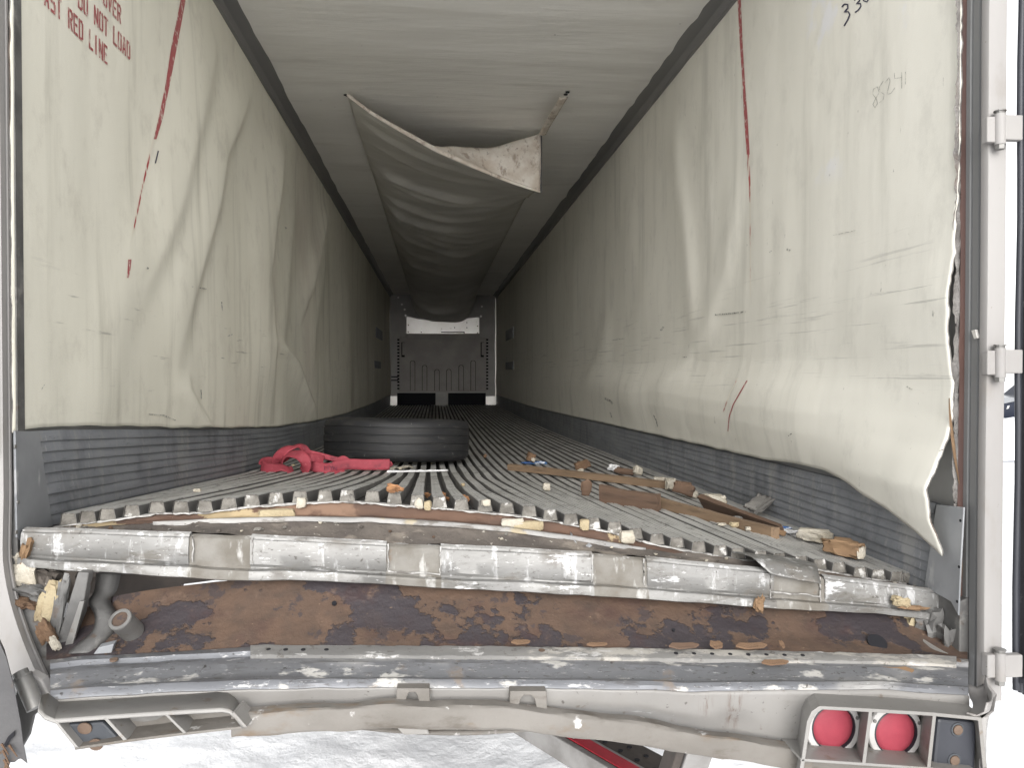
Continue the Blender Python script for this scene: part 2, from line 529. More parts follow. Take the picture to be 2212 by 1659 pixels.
WOOD1 = woodm('stick_wood', (.235, .16, .10), (.17, .115, .072))
WOOD2 = woodm('rotten_wood', (.115, .070, .045), (.085, .053, .036))
WOOD3 = woodm('grey_weathered_wood', (.19, .18, .165), (.105, .10, .092))
WOOD4 = woodm('orange_wood', (.20, .125, .068), (.145, .088, .048))
PLY = pmat('torn_plywood_edge', [(.105, .06, .04), (.07, .043, .032)], 12, (.3, 1, 2), .9, bump=[(50, (.3, 1, 1), .6, .004)], layers=[
    dict(scale=5, stretch=(.7, 1, 1), thr=(.52, .58), col=(.20, .125, .085), mul=.7), dict(scale=3.1, stretch=(1, 1, 1), thr=(.60, .62), col=(.36, .285, .17), mul=.85)])
SHELF = pmat('caked_grime', [(.115, .098, .084), (.072, .062, .055)], 10, (.6, 1, 1), .9, bump=[(60, (1, 1, 1), .8, .005), (16, (1, 1, 1), .5, .012)], layers=[
    dict(scale=12, stretch=(.5, 1, 1), thr=(.55, .66), col=(.21, .182, .152), mul=.8), dict(scale=50, thr=(.64, .70), col=(.42, .39, .34), mul=.9),
    dict(scale=7, thr=(.6, .7), col=(.06, .05, .045), mul=.7)])
REDP = pmat('worn_red_paint', [(.40, .085, .09), (.36, .10, .10)], 20, rough=.55, layers=[dict(scale=70, stretch=(1, 1, .5), thr=(.54, .64), col=(.68, .62, .55), mul=.85)])
REDW = pmat('rubbed_red_paint', [(.40, .07, .07)], rough=.55, layers=[dict(scale=50, stretch=(1, 1, .15), thr=(.42, .52), col=(.75, .725, .625), mul=.95)])
REDF = pmat('faint_red_smear', [(.70, .585, .51)], rough=.6, spec=.25, layers=[dict(scale=24, stretch=(1, 1, .06), thr=(.35, .55), col=(.765, .74, .64))])
INK = pmat('marker_ink', [(.014, .014, .05)], rough=.4)
PENCIL = pmat('pencil_line', [(.24, .235, .22)], rough=.6, layers=[dict(scale=60, thr=(.45, .6), col=(.62, .61, .55))])
LENS = pmat('red_lens', [(.29, .047, .066), (.26, .042, .06)], 30, rough=.5, spec=.2, bump=[(160, (1, 1, 1), .25, .002)])
BEZ = pmat('bezel_white', [(.46, .45, .44), (.38, .37, .36)], 12, rough=.35, layers=[dict(scale=30, thr=(.66, .72), col=(.25, .22, .2), mul=.6)])
STRAP = pmat('red_webbing', [(.34, .048, .068), (.25, .034, .05)], 10, rough=.75, bump=[(500, (1, 1, 1), .4, .001)], layers=[dict(scale=14, thr=(.50, .70), col=(.13, .02, .03), mul=.75), dict(scale=60, thr=(.6, .7), col=(.5, .16, .18), mul=.5)])
TYRE = pmat('tyre_rubber', [(.010, .0105, .0125), (.018, .0178, .018)], 9, (1, 1, 3), .62, bump=[(60, (1, 1, 3), .4, .004)], layers=[
    dict(scale=7, stretch=(.6, .6, 6), thr=(.57, .70), col=(.06, .055, .052), mul=.7), dict(scale=40, stretch=(1, 1, .6), thr=(.66, .72), col=(.17, .165, .16), mul=.6)])
TAPER = pmat('red_reflective_tape', [(.45, .03, .05), (.36, .03, .045)], 16, rough=.3, layers=[dict(scale=20, thr=(.66, .7), col=(.6, .5, .5))])
GUARD = pmat('guard_steel_dark', [(.055, .047, .042), (.085, .07, .06)], 10, rough=.7, metal=.2, bump=[(40, (1, 1, 1), .4, .004)])
GUARDW = pmat('guard_grey_steel', [(.33, .32, .31), (.22, .21, .20)], 10, rough=.6, metal=.3)
BLACKV = pmat('dark_opening_and_shadow', [(.006, .006, .009)], rough=.9)  # black of openings and small parts; also paints the bulkhead shadows
BULKP = pmat('bulkhead_plastic', [(.36, .335, .31), (.29, .27, .25)], 3, rough=.6, bump=[(20, (1, 1, 1), .2, .01)])
FRONTW = pmat('front_wall_lining', [(.42, .405, .39), (.35, .335, .32)], 3, rough=.6)
WHITEP = pmat('white_sheet_panel', [(.86, .84, .81), (.78, .75, .71)], 4, rough=.38, metal=.55, layers=[dict(scale=12, thr=(.62, .72), col=(.34, .28, .22), mul=.5)])
SHELL = pmat('outer_skin', [(.5, .5, .5), (.42, .42, .42)], 3, rough=.4, metal=.3)
SNOW = pmat('trampled_snow', [(.92, .925, .94), (.88, .89, .91)], 2.5, rough=.7, bump=[(6, (1, 1, 1), .5, .06), (40, (1, 1, 1), .4, .01)])
LEAF = pmat('dry_leaf', [(.34, .17, .075), (.22, .11, .055)], 30, rough=.8)
CARP = pmat('car_paint_dark', [(.012, .016, .03)], rough=.2, metal=.2)
CARG = pmat('car_glass', [(.02, .022, .025)], rough=.08)
TYRE2 = pmat('car_tyre', [(.02, .02, .02)], rough=.7)

# ------------------------------------------------------------------ ground: trampled snow
def axis_pts(lo, hi, f0, f1, st):
    a = list(np.arange(f0, f1 + 1e-6, st))
    v, d = f1, st
    while v < hi:
        d *= 1.35
        v += d
        a.append(min(v, hi))
    v, d = f0, st
    b = []
    while v > lo:
        d *= 1.35
        v -= d
        b.append(max(v, lo))
    return b[::-1] + a


gx, gy = np.array(axis_pts(-400, 400, -2.2, 2.6, .045)), np.array(axis_pts(-300, 900, 1.4, 6.5, .045))
GX, GY = np.meshgrid(gx, gy, indexing='ij')
near = np.exp(-((GX / 14) ** 2 + ((GY - 3) / 14) ** 2))
lump = fbm(GX * 2.2, GY * 2.2, 3, 2) * .03 + np.maximum(fbm(GX * 5.5, GY * 5.5, 11, 2), 0) * .025
GZ = lump * near + fbm(GX * .15, GY * .15, 5, 2) * .08 - .06
ground = grid('snow_ground', [[(GX[i, j], GY[i, j], GZ[i, j]) for j in range(len(gy))] for i in range(len(gx))], SNOW, None, 180)
ground['kind'] = 'structure'

# ------------------------------------------------------------------ the trailer
T = empty('semi_trailer', (.185, 10.0, 0.0))
tag(T, 'wrecked refrigerated box trailer seen through its open rear into the dark interior', 'trailer')
_mesh0 = mesh
_made = []


def mesh(name, v, f, mat=None, parent=None, smooth=None, kind=None):   # trailer parts keep world coordinates under the Empty
    o = _mesh0(name, v, f, mat, None, smooth, kind)
    if parent is not None:
        o.parent = parent
        if parent is T:
            o.matrix_parent_inverse = Matrix.Translation(-Vector(T.location))
    return o


XL, XR, YR, YF, CEILZ = -1.05, 1.42, 2.15, 17.9, ZC + 1.84
RX = [-1.02, -.973, -.88, -.755, -.625, -.5, -.368, -.241, -.106, .011, .139, .262, .383, .508, .636, .753, .883, 1.007, 1.135, 1.255, 1.369, 1.43]
RZ = [-.412, -.405, -.396, -.379, -.379, -.364, -.357, -.354, -.367, -.378, -.392, -.407, -.431, -.457, -.496, -.519, -.543, -.561, -.581, -.606, -.624, -.634]
GYS = [2.15, 2.9, 4.1, 5.2, 6.4, 7.1, 9.2, 11.7]
GLV = [1, .86, .62, .43, .28, .22, .08, 0]
GCV = [1, .78, .47, .29, .2, .15, .06, 0]
GRV = [1, .96, .84, .70, .56, .46, .2, 0]


def fb(x, y):
    """height of the buckled floor's channel bottoms"""
    t = np.clip((np.asarray(x, float) - XL) / (XR - XL), 0, 1)
    g = np.interp(y, GYS, GLV) * (1 - t) + np.interp(y, GYS, GRV) * t
    w = 1 - np.abs(2 * t - .95) ** 3
    w = np.clip(w, 0, 1)
    g = g * (1 - w) + np.interp(y, GYS, GCV) * w
    return ZC - .765 + (np.interp(x, RX, RZ) + .765) * g


def on_floor(px, py, up=.032):
    Y = 4.0
    p = None
    for _ in range(40):
        p = at(px, py, Z=float(fb(p.x if p else 0, Y)) + up)
        Y = lerp(Y, p.y, .6)
    return p


YS = list(np.concatenate([np.linspace(YR, 3.2, 16), np.linspace(3.35, 7, 22), np.linspace(7.4, 12, 12), [14, 16, YF]]))

# floor deck and its ribs
floor_xs = np.linspace(XL - .04, XR + .04, 42)
deck = grid('floor', [[(x, y, float(fb(x, y))) for x in floor_xs] for y in YS], CHAN, T, 60)
NR = 40
HP = [(-.0225, 0), (-.0175, .029), (-.0155, .032), (-.0085, .032), (-.0078, .0305), (-.0042, .0305), (-.0035, .032),
      (.0035, .032), (.0042, .0305), (.0078, .0305), (.0085, .032), (.0155, .032), (.0175, .029), (.0225, 0)]
SHIFT = np.interp(range(NR), [0, 2, 8, 12, 20, 30, 36, 38, 39], [.04, .018, .025, .037, .046, .05, .05, .042, .012])
for k in range(NR):
    x0 = XL + (k + .5) * (XR - XL) / NR
    ye = YR + R.uniform(-.006, .006) - .004
    ys = [ye, ye + .004] + YS[1:]
    v, f = [], []
    for y in ys:
        x = x0 + SHIFT[k] * (1 - float(np.clip((y - 2.15) / 5.5, 0, 1)) ** .7)
        wob = .004 * float(vnoise(y * 1.7, k * 3.1, 4))
        zz = float(fb(x, max(y, YR)))
        v += [(x + a + wob, y, zz + b + .0005) for a, b in HP]
    n = len(HP)
    f = gridf(len(ys), n)
    cap = [len(v) + i for i in range(n)]
    xe = x0 + SHIFT[k]
    v += [(p[0] * .94 + xe * .06, ye + .003 + R.uniform(0, .004), p[2]) for p in v[:n]]
    f.append(tuple(cap[::-1]))
    o = mesh('rib', v, f, ALU, deck, 40)
    o.data.materials.append(WHITECR)
    o.data.materials.append(CRUST)
    pol = o.data.polygons
    for i in range(n - 1):
        pol[i].material_index = 1
    pol[len(pol) - 1].material_index = 2
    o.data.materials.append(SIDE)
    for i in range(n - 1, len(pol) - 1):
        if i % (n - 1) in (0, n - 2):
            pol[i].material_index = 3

# crusted front edge of the deck, torn plywood face under it, grime shelf in front
exs = np.linspace(-1.02, 1.40, 220)
P = []
for x in exs:
    z = float(fb(x, YR))
    j = float(vnoise(x * 60, 1, 9)) * .0035
    P.append([(x, YR + .012, z + .001), (x, YR - .004 + j, z + .001 + j * .3), (x, YR - .005 + j, z - .0015 - abs(j)), (x, YR + .004, z - .003 - abs(j) * 1.5)])
grid('deck_edge', P, WHITECR, deck, 50)


def pl(px, pts):
    return float(np.interp(px, [p[0] for p in pts], [p[1] for p in pts]))


SILL_TOP = [(40, 1141), (65, 1143), (416, 1153), (545, 1158), (838, 1172), (950, 1178), (1279, 1196), (1390, 1204), (1663, 1232), (1770, 1243), (2045, 1280), (2090, 1286)]
SHELF_BK = [(60, 1143), (150, 1139), (330, 1130), (480, 1122), (640, 1118), (800, 1120), (950, 1128), (1100, 1141), (1240, 1160), (1380, 1184), (1500, 1196), (1640, 1216), (1800, 1240), (2000, 1268), (2090, 1282)]
YS_B, YS_F = 2.125, 2.045
sh, ply = [], []
for px in np.linspace(45, 2085, 160):
    a, b = at(px, pl(px, SHELF_BK), Y=YS_B), at(px, pl(px, SILL_TOP) - 1, Y=YS_F)
    row = []
    for t in np.linspace(0, 1, 9):
        p = a.lerp(b, t)
        p.z += .004 * float(fbm(p.x * 26, p.y * 40, 2)) - .006 * math.sin(math.pi * t)
        row.append(p)
    sh.append(row)
    zt = float(fb(a.x, YR)) - .004
    zb = min(a.z + .004, zt - .002)
    j = float(fbm(px * .05, 0, 8)) * .004
    ply.append([(a.x, YR + .006 + j, zt), (a.x, YR - .003 + j, lerp(zt, zb, .5)), (a.x, YR - .006 - j, zb), (a.x, YS_B - .004, zb - .004)])
grid('grime_shelf', sh, SHELF, T, 70)
grid('plywood_edge', ply, PLY, T, 50)
# pale torn skin strip lying along the back of the shelf
P = []
for px in np.linspace(330, 1395, 90):
    a = at(px, pl(px, SHELF_BK) + 2, Y=YS_B - .004)
    w = (.006 + .007 * (.5 + .5 * float(fbm(px * .03, 4, 5)))) * min(1, (px - 325) / 90, (1400 - px) / 60 + .05)
    P.append([a + Vector((0, 0, .006)), a + Vector((0, -w * .6, .004)), a + Vector((0, -w * 1.5, -.005))])
solid(grid('torn_skin', P, pmat('torn_white_skin', [(.36, .35, .335), (.23, .225, .22)], 9, (.5, 1, 1), .8, bump=[(60, (1, 1, 1), .5, .003)], layers=[dict(scale=14, stretch=(.5, 1, 1), thr=(.52, .62), col=(.13, .115, .10), mul=.85, detail=9, nr=.7), dict(scale=5, thr=(.55, .6), col=(.36, .30, .19), mul=.7)]), T, 60), .002)

# upper sill: an extrusion broken into sections with recessed plates between
SILL_BOT = [(40, 1222), (58, 1223), (391, 1251), (769, 1261), (1020, 1275), (1400, 1298), (1885, 1330), (2072, 1353), (2090, 1355)]
SPROF = [(0, 0), (.003, .0055), (.006, .0055), (.0075, -.003), (.010, .0045), (.013, .0045), (.0145, -.004), (.017, .003), (.020, .003), (.0215, -.0055), (.024, -.003), (.027, -.05), (.03, -.3), (.031, -.62), (.026, -.70), (.028, -.735), (.044, -.755), (.047, -.80), (.047, -.97), (.042, -1.0), (.03, -1.0), (.0, -.8)]


def sill(name, x0, x1, inset, mat, n, cutz=None, tilt=0.):
    P = []
    for px in np.linspace(x0, x1, n):
        a = at(px, pl(px, SILL_TOP), Y=YS_F)
        hgt = a.z - at(px, pl(px, SILL_BOT), Y=YS_F - .045).z
        row = []
        for d, q in SPROF:
            z = q if abs(q) < .006 else q * hgt
            dd = d - (inset if (-.66 < q < 0.01) else 0)
            w = .0018 * float(fbm(a.x * 9 + q * 3, q * 5, 21)) + (.004 * float(fbm(a.x * 3, 1, 30)) if q < -.7 else 0)
            row.append((a.x, a.y - dd + w, a.z + z - (.006 if inset and q > -.01 else 0) + w * .6))
        P.append(row)
    return outward(grid(name, P, mat, T, 35, False, True))


for a, b in [(58, 415), (546, 836), (952, 1277), (1392, 1662), (1772, 2076)]:
    sill('sill_section', a, b, 0, SILL, max(8, int((b - a) / 14)))
SILLP = pmat('recess_plate_grime', [(.20, .19, .172), (.13, .117, .098)], 12, rough=.75, metal=.15, bump=[(50, (1, 1, 1), .6, .004)], layers=[
    dict(scale=20, stretch=(1, 1, .3), thr=(.56, .66), col=(.42, .415, .40), mul=.8), dict(scale=14, thr=(.6, .7), col=(.15, .11, .08), mul=.7)])
for a, b in [(414, 547), (835, 953), (1276, 1393), (1661, 1773)]:
    sill('recess_plate', a, b, .006, SILLP, 8)
for px in (417, 545, 838, 951, 1279, 1391, 1664, 1771):      # burred ends of the torn skin
    a, b = at(px, pl(px, SILL_TOP) + 3, Y=YS_F - .026), at(px, pl(px, SILL_TOP) + 62, Y=YS_F - .034)
    tube('burr', [a.lerp(b, t) + Vector((R.uniform(-.002, .002), R.uniform(-.002, .001), 0)) for t in np.linspace(0, 1, 7)], [.0028, .002, .0026, .0018, .0024, .002, .0012], WHITECR, T, 6)
for a, b in ((838, 951), (1664, 1771)):
    pts = [at(px, pl(px, SILL_TOP) + 63 + R.uniform(-2, 2) + (-18 if a > 1500 else 0), Y=YS_F - .038) for px in np.linspace(a, b, 9)]
    tube('burr', pts, [.0022 + R.uniform(-.0006, .001) for _ in pts], WHITECR, T, 6)

# torn flap of floor metal bent over the sill
fl = []
top = [(1575, 1193), (1640, 1200), (1700, 1205), (1762, 1222)]
mid = [(1628, 1208), (1660, 1212), (1710, 1222), (1766, 1232)]
low = [(1664, 1241), (1690, 1247), (1730, 1256), (1773, 1262)]
for i in range(13):
    t = i / 12
    row = []
    for j in range(9):
        s = j / 8 * 3
        k = min(int(s), 2)
        q = s - k
        A = [lerp(np.array(L[k]), np.array(L[k + 1]), q) for L in (top, mid, low)]
        if t < .45:
            w = t / .45
            p = at(*lerp(A[0], A[1], w), Y=lerp(2.17, 2.03, w))
        else:
            w = (t - .45) / .55
            p = at(*lerp(A[1], A[2], w), Y=lerp(2.03, 1.995, w ** .6))
        p.z += .002 * float(fbm(i * .6, j * .6, 3)) + (.004 if t < .5 else 0)
        row.append(p)
    fl.append(row)
solid(grid('torn_flap', fl, SILL, T, 50), .0025)

# ------------------------------------------------------------------ side scuff plates
NB = 9
for side, X, yr in ((1, XL, 2.10), (-1, XR, 2.04)):
    ys = [yr] + [y for y in YS if y > yr + .05]
    root = None
    H = .262
    back = grid('scuff_plate', [[(X - side * .012, y, float(fb(X, max(y, YR))) + H), (X - side * .012, y, float(fb(X, max(y, YR))) - .06)] for y in ys], SCUFF, T, 60)
    for b in range(NB):
        z0, z1 = H * b / NB, H * (b + 1) / NB
        P = []
        for y in ys:
            yy = y + (.07 * (1 - (z0 + z1) / 2 / H) if (y == yr and side > 0) else 0)
            g = float(fb(X, max(y, YR)))
            w = .003 * float(fbm(y * 2.2, b * .7, 17))
            P.append([(X + side * (.002 + w), yy, g + z1 - .0005), (X + side * (.0035 + w), yy, g + z1 - .003), (X + side * (.0085 + w), yy, g + z0 + .004), (X + side * (.008 + w), yy, g + z0 + .0005), (X + side * (w), yy, g + z0 + .0005)])
        o = grid('scuff_rail', P, SCUFF, back, 30)
# smooth end plates
lp = [at(24, 931, X=XL), at(76, 932, X=XL), at(106, 1136, X=XL), at(40, 1190, X=XL), at(28, 1160, X=XL)]
prism('end_plate', [p + Vector((.010, 0, 0)) for p in lp], (-.006, 0, 0), PLATE, T, .0015)
rp = [at(2090, 1096, X=XR - .006), at(2030, 1090, X=XR - .006), at(2014, 1202, X=XR - .006), at(2004, 1268, X=XR - .006), at(2062, 1300, X=XR - .006), at(2078, 1330, X=XR - .006), at(2084, 1200, X=XR - .006)]
prism('end_plate', [p + Vector((-.006, 0, 0)) for p in rp], (-.005, 0, 0), PLATE, T, .0015)
for px, py in ((2075, 1125), (2072, 1225), (2068, 1300)):
    disc('rivet_hole', at(px, py, X=XR - .0172), (-1, 0, 0), .004, .0012, BLACKV, T, 10)
for px, py in ((32, 965), (38, 1085), (34, 1150)):
    disc('rivet', at(px, py, X=XL + .010), (1, 0, 0), .005, .003, STEEL, T, 10)

# ------------------------------------------------------------------ wall linings
def wall_pt(side, px, py):
    p = at(px, py, X=XL if side > 0 else XR)
    return p.y, p.z


def lining_pt(side, px, py):
    """where the line of sight meets the loose lining"""
    X = XL if side > 0 else XR
    o = 0.
    for _ in range(4):
        p = at(px, py, X=X + side * o)
        o = lerp(o, float(off_wall(side, p.y, p.z)), .8)
    return p.y, p.z


FOLD_L = [  # pixel polyline, depth, width towards the door, width away, fades (top, bottom) in m
    ([(466, 30), (456, 83), (435, 181), (402, 300), (375, 430), (340, 520), (305, 610), (270, 720)], .026, .30, .10),
    ([(545, 150), (536, 181), (507, 254), (475, 326), (455, 440), (432, 516), (412, 586), (384, 708), (366, 790)], .042, .34, .10),
    ([(622, 290), (612, 310), (596, 370), (588, 440), (579, 499), (567, 586), (574, 708), (583, 885)], .075, .50, .05),
    ([(714, 420), (709, 440), (681, 551), (657, 656), (648, 700)], .055, .30, .07),
    ([(634, 440), (631, 470), (621, 604), (611, 708), (605, 760)], .022, .25, .12),
    ([(600, 740), (629, 778), (645, 820), (664, 866), (676, 900)], .075, .35, .08),
    ([(395, 840), (409, 866), (430, 900), (446, 925)], .020, .10, .04),
    ([(700, 500), (690, 600), (672, 720), (668, 860)], .030, .5, .2),
    ([(760, 600), (752, 700), (748, 830)], .03, .9, .3),
    ([(250, 620), (235, 760), (225, 900)], .012, .22, .12),
]
FOLD_R = [
    ([(1458, 230), (1465, 300), (1470, 386), (1480, 450), (1490, 542), (1499, 650), (1503, 750)], .030, .10, .16),
    ([(1600, 380), (1594, 412), (1568, 583), (1540, 676), (1534, 775)], .024, .10, .20),
    ([(1530, 700), (1516, 738), (1480, 790), (1445, 840)], .022, .12, .2),
    ([(1310, 700), (1304, 749), (1268, 852)], .035, .3, .25),
    ([(1400, 560), (1390, 660), (1370, 720)], .012, .25, .2),
    ([(1250, 500), (1240, 640), (1230, 780)], .02, .6, .3),
    ([(1700, 420), (1690, 560), (1688, 700)], .005, .08, .08),
    ([(1800, 300), (1790, 560)], .004, .10, .08),
    ([(1640, 200), (1650, 500), (1655, 760)], .006, .10, .08),
    ([(1520, 260), (1530, 420), (1545, 560)], .008, .10, .10),
    ([(1370, 380), (1360, 520), (1350, 640)], .012, .22, .2),
]


def fold_sum(side, Y, Zz, folds):
    o = np.zeros_like(Y)
    for pts, amp, w0, w1 in folds:
        q = sorted([wall_pt(side, *p) for p in pts], key=lambda a: a[1])
        zs, ys = np.array([a[1] for a in q]), np.array([a[0] for a in q])
        yf = np.interp(Zz, zs, ys)
        L = zs[-1] - zs[0]
        fade = sstep(zs[0] - .12, zs[0] + .25 * L, Zz) * (1 - sstep(zs[-1] - .25 * L, zs[-1] + .10, Zz))
        d = Y - yf
        o += amp * fade * np.where(d < 0, np.exp(-(d / w0) ** 2), np.exp(-(d / w1) ** 2))
    return o


BEL_Z = [-.60, -.50, -.44, -.38, -.33, -.27, -.20, -.12, -.05, .02, .08, .2]
BEL_V = [.04, .03, .014, .02, .030, .046, .060, .062, .048, .022, .006, 0]
EDG_Z = [-.55, -.487, -.40, -.32, -.25, -.20, -.12, -.03, .08, .2, .33, .6]
EDG_V = [.03, .04, .075, .09, .06, .035, .015, .012, .028, .03, .012, .0]


def off_wall(side, Y, Zz):
    """how far the loose lining stands off the wall, into the trailer"""
    Y, Zz = np.asarray(Y, float), np.asarray(Zz, float)
    zr = Zz - ZC
    far = sstep(2.2, 3.6, Y)
    if side > 0:
        o = .72 * fold_sum(1, Y, Zz, FOLD_L)
        o += far * (.012 * vnoise(Y * 1.3 + zr * .35, zr * .35, 3) + .006 * vnoise(Y * 3.4 + zr * .8, zr * .5, 6))
        o += .010 * np.exp(-((zr + .05) / .3) ** 2) * far
        o += .0022 * fbm(Y * 3.2, zr * 2.2, 14, 2)
        o *= .35 + .65 * (1 - sstep(1.45, 1.75, zr))
        bot = sstep(-.30, -.10, zr + .75 - np.interp(Y, GYS, GLV) * .36 - .2)
        o *= .25 + .75 * bot
    else:
        o = .5 * fold_sum(-1, Y, Zz, FOLD_R)
        o += far * (.004 * vnoise(Y * 1.6 + 2, zr * .4, 5) + .0018 * vnoise(Y * 4.5, zr * .5, 8))
        o += (.0005 * vnoise(Y * 9, zr * .55, 31) + .0004 * vnoise(Y * 17, zr * .8, 37)) * sstep(2.0, 2.6, Y)
        o *= .3 + .7 * (1 - sstep(1.4, 1.75, zr))
        bel = np.interp(zr - .03 * vnoise(Y * 1.1, 0, 2), BEL_Z, BEL_V) * sstep(2.0, 2.9, Y) * (1 - .75 * sstep(4.5, 9., Y)) * (1 + .15 * vnoise(Y * 1.7, 5, 1))
        edg = np.interp(zr, EDG_Z, EDG_V) * (1 - sstep(1.97, 2.75, Y))
        o = o * (1 - .6 * np.exp(-((zr + .2) / .2) ** 2)) + bel + edg
        o += .0018 * fbm(Y * 4, zr * 3, 12, 2)
    return o + .004


LBY = [2.0, 2.1, 2.8, 5.2, 7, 9.3, 11.7, 18]
def low_l(Y):
    return fb(XL, np.maximum(Y, YR)) + .262 + .003 + .004 * vnoise(np.asarray(Y) * 7, 3, 3) + .006 * sstep(2.0, 2.1, Y)


RBY = [1.94, 1.955, 2.05, 2.18, 2.47, 2.62, 2.8, 3.1, 3.5]
RBZ = [-.500, -.500, -.452, -.412, -.364, -.345, -.343, -.345, -.345]
def low_r(Y):
    s = fb(XR, np.maximum(Y, YR)) + .262 + .012
    z = ZC + np.interp(Y, RBY, RBZ)
    t = sstep(2.6, 3.3, Y)
    return z * (1 - t) + s * t + .003 * vnoise(np.asarray(Y) * 9, 1, 4)


for side, X, y0, M in ((1, XL, 2.012, LIN_L), (-1, XR, 1.950, LIN_R)):
    ya = np.concatenate([np.arange(y0, 4.2, .016), np.arange(4.22, 8, .035), np.arange(8.1, YF, .14), [YF]])
    nz = 150
    Yg = np.repeat(ya[:, None], nz, 1)
    lo = (low_l if side > 0 else low_r)(ya)
    tt = np.linspace(0, 1, nz)[None, :]
    Zg = lo[:, None] * (1 - tt) + (CEILZ - .055) * tt
    Og = off_wall(side, Yg, Zg)
    if side < 0:                                     # ragged door-side edge
        Yg = Yg + (.004 * vnoise(Zg * 30, 1, 3) + .003 * vnoise(Zg * 90, 1, 5)) * np.exp(-(Yg - y0) / .03)
    else:
        Yg = Yg + .003 * vnoise(Zg * 25, 1, 3) * np.exp(-(Yg - y0) / .03)
    Xg = X + side * Og
    P = [[(Xg[i, j], Yg[i, j], Zg[i, j]) for j in range(nz)] for i in range(len(ya))]
    o = grid('wall_lining', P, M, T, 180)
    solid(o, .004, 1 if side > 0 else -1)
    o.data.materials.append(INSUL)
    o.modifiers['thick'].material_offset_rim = 1
    o['label'] = 'cream side wall lining with stencilled red lettering' if side > 0 else 'cream side wall lining peeling at its lower corner'
    box('side_wall', (X - side * .05 if side > 0 else X + .03, 1.96 if side < 0 else 2.02, ZC - .9), (X - .02 if side > 0 else X + .05, YF + .1, CEILZ + .06), SHELL, T)

# ------------------------------------------------------------------ ceiling, cove trims, roof, front wall
ya = np.concatenate([np.arange(1.9, 7, .05), np.arange(7.1, YF, .25), [YF]])
xa = np.linspace(XL - .03, XR + .03, 60)
P = [[(x, y, CEILZ + .004 * float(fbm(x * .7, y * 3.2, 5, 2)) + .003 * float(vnoise(x * 1.5, y * 8, 7))) for x in xa] for y in ya]
grid('ceiling', P, CEIL, T, 180)
box('roof', (XL - .08, 1.9, CEILZ + .03), (XR + .08, YF + .1, CEILZ + .07), SHELL, T)
for s, X in ((1, XL), (-1, XR)):
    prof = [(.085, .006), (.080, -.002), (.05, -.018), (.028, -.032), (.022, -.045), (.022, -.075), (.016, -.082), (.004, -.082)]
    P = [[(X + s * a, y, CEILZ + b + .003 * float(vnoise(y * 1.5, 3, 9))) for a, b in prof] for y in np.linspace(1.95, YF, 60)]
    grid('cove_trim', P, COVE, T, 30)

YB = YF - .002
prism('front_wall', [(XL - .05, YF, ZC - .9), (XR + .05, YF, ZC - .9), (XR + .05, YF, CEILZ + .05), (XL - .05, YF, CEILZ + .05)], (0, .08, 0), FRONTW, T)


def bp(cx, cy, Y=YB):
    return at((900 + cx / 4.147) * .8587, (680 + cy / 4.147) * .8587, Y=Y)


def panel(name, pts, d, mat, Y=YB, parent=None, bev=None):
    return prism(name, [bp(*p, Y=Y) for p in pts], (0, -d, 0), mat, parent or T, bev)


def rect(a, b, c, d):
    return [(a, b), (c, b), (c, d), (a, d)]


bulk = panel('bulkhead', [(430, 700), (500, 690), (500, 650), (1272, 650), (1272, 690), (1345, 705), (1350, 1262), (425, 1268)], .06, BULKP, bev=.008)
YP = YB - .06
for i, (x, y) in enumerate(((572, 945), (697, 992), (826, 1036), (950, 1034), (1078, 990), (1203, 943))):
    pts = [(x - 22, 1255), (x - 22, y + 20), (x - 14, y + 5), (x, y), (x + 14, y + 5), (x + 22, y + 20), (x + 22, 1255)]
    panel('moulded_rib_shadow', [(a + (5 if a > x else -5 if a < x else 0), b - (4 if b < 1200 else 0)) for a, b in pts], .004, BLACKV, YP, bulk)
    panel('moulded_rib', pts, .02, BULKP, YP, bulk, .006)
for a, b in ((455, 490), (1282, 1315)):
    panel('side_slot', rect(a, 750, b, 905), .006, BLACKV, YP, bulk)
    panel('side_slot_bar', rect(a + 10, 755, b, 885), .02, BULKP, YP, bulk, .004)
for a, b in ((415, 432), (1342, 1358)):
    for k in range(16):
        y = 715 + k * 34
        panel('edge_scallop', rect(a - 3, y, b + 3, y + 18), .02, BLACKV, YP, bulk)
panel('bulkhead_ledge', rect(505, 660, 1268, 728), .03, BULKP, YP, bulk, .006)
wp = panel('outlet_panel', [(510, 484), (560, 490), (640, 512), (870, 535), (1050, 528), (1150, 500), (1268, 490), (1266, 660), (510, 662)], .03, WHITEP, YB - .05)
panel('access_plate', rect(1008, 538, 1140, 604), .006, WHITEP, YB - .081, wp)
for x, y in ((528, 572), (526, 642), (662, 645), (1110, 652), (1248, 582), (1248, 652), (1010, 598), (1138, 598), (1138, 545)):
    disc('screw', bp(x, y, YB - .08), (0, -1, 0), .013, .012, BLACKV, wp, 8)
panel('panel_seam', rect(870, 640, 1115, 650), .004, BLACKV, YB - .081, wp)
for a, b in ((412, 812), (942, 1334)):
    panel('return_opening', rect(a, 1280, b, 1425), .05, BLACKV)
panel('base_block', rect(812, 1280, 942, 1428), .08, FRONTW, bev=.006)
for a, b in ((340, 412), (1334, 1430)):
    panel('kick_block', rect(a, 1312, b, 1412), .05, WHITEP, bev=.006)
for a in (332, 1438):
    panel('corner_trim', rect(a - 5, 262, a + 5, 1420), .03, WHITEP)
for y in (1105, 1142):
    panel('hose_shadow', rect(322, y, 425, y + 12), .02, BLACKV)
for x, y in ((422, 284), (488, 408), (460, 355), (1294, 378), (498, 470), (1285, 480)):
    disc('screw', bp(x, y), (0, -1, 0), .022, .02, WHITEP, T, 10)
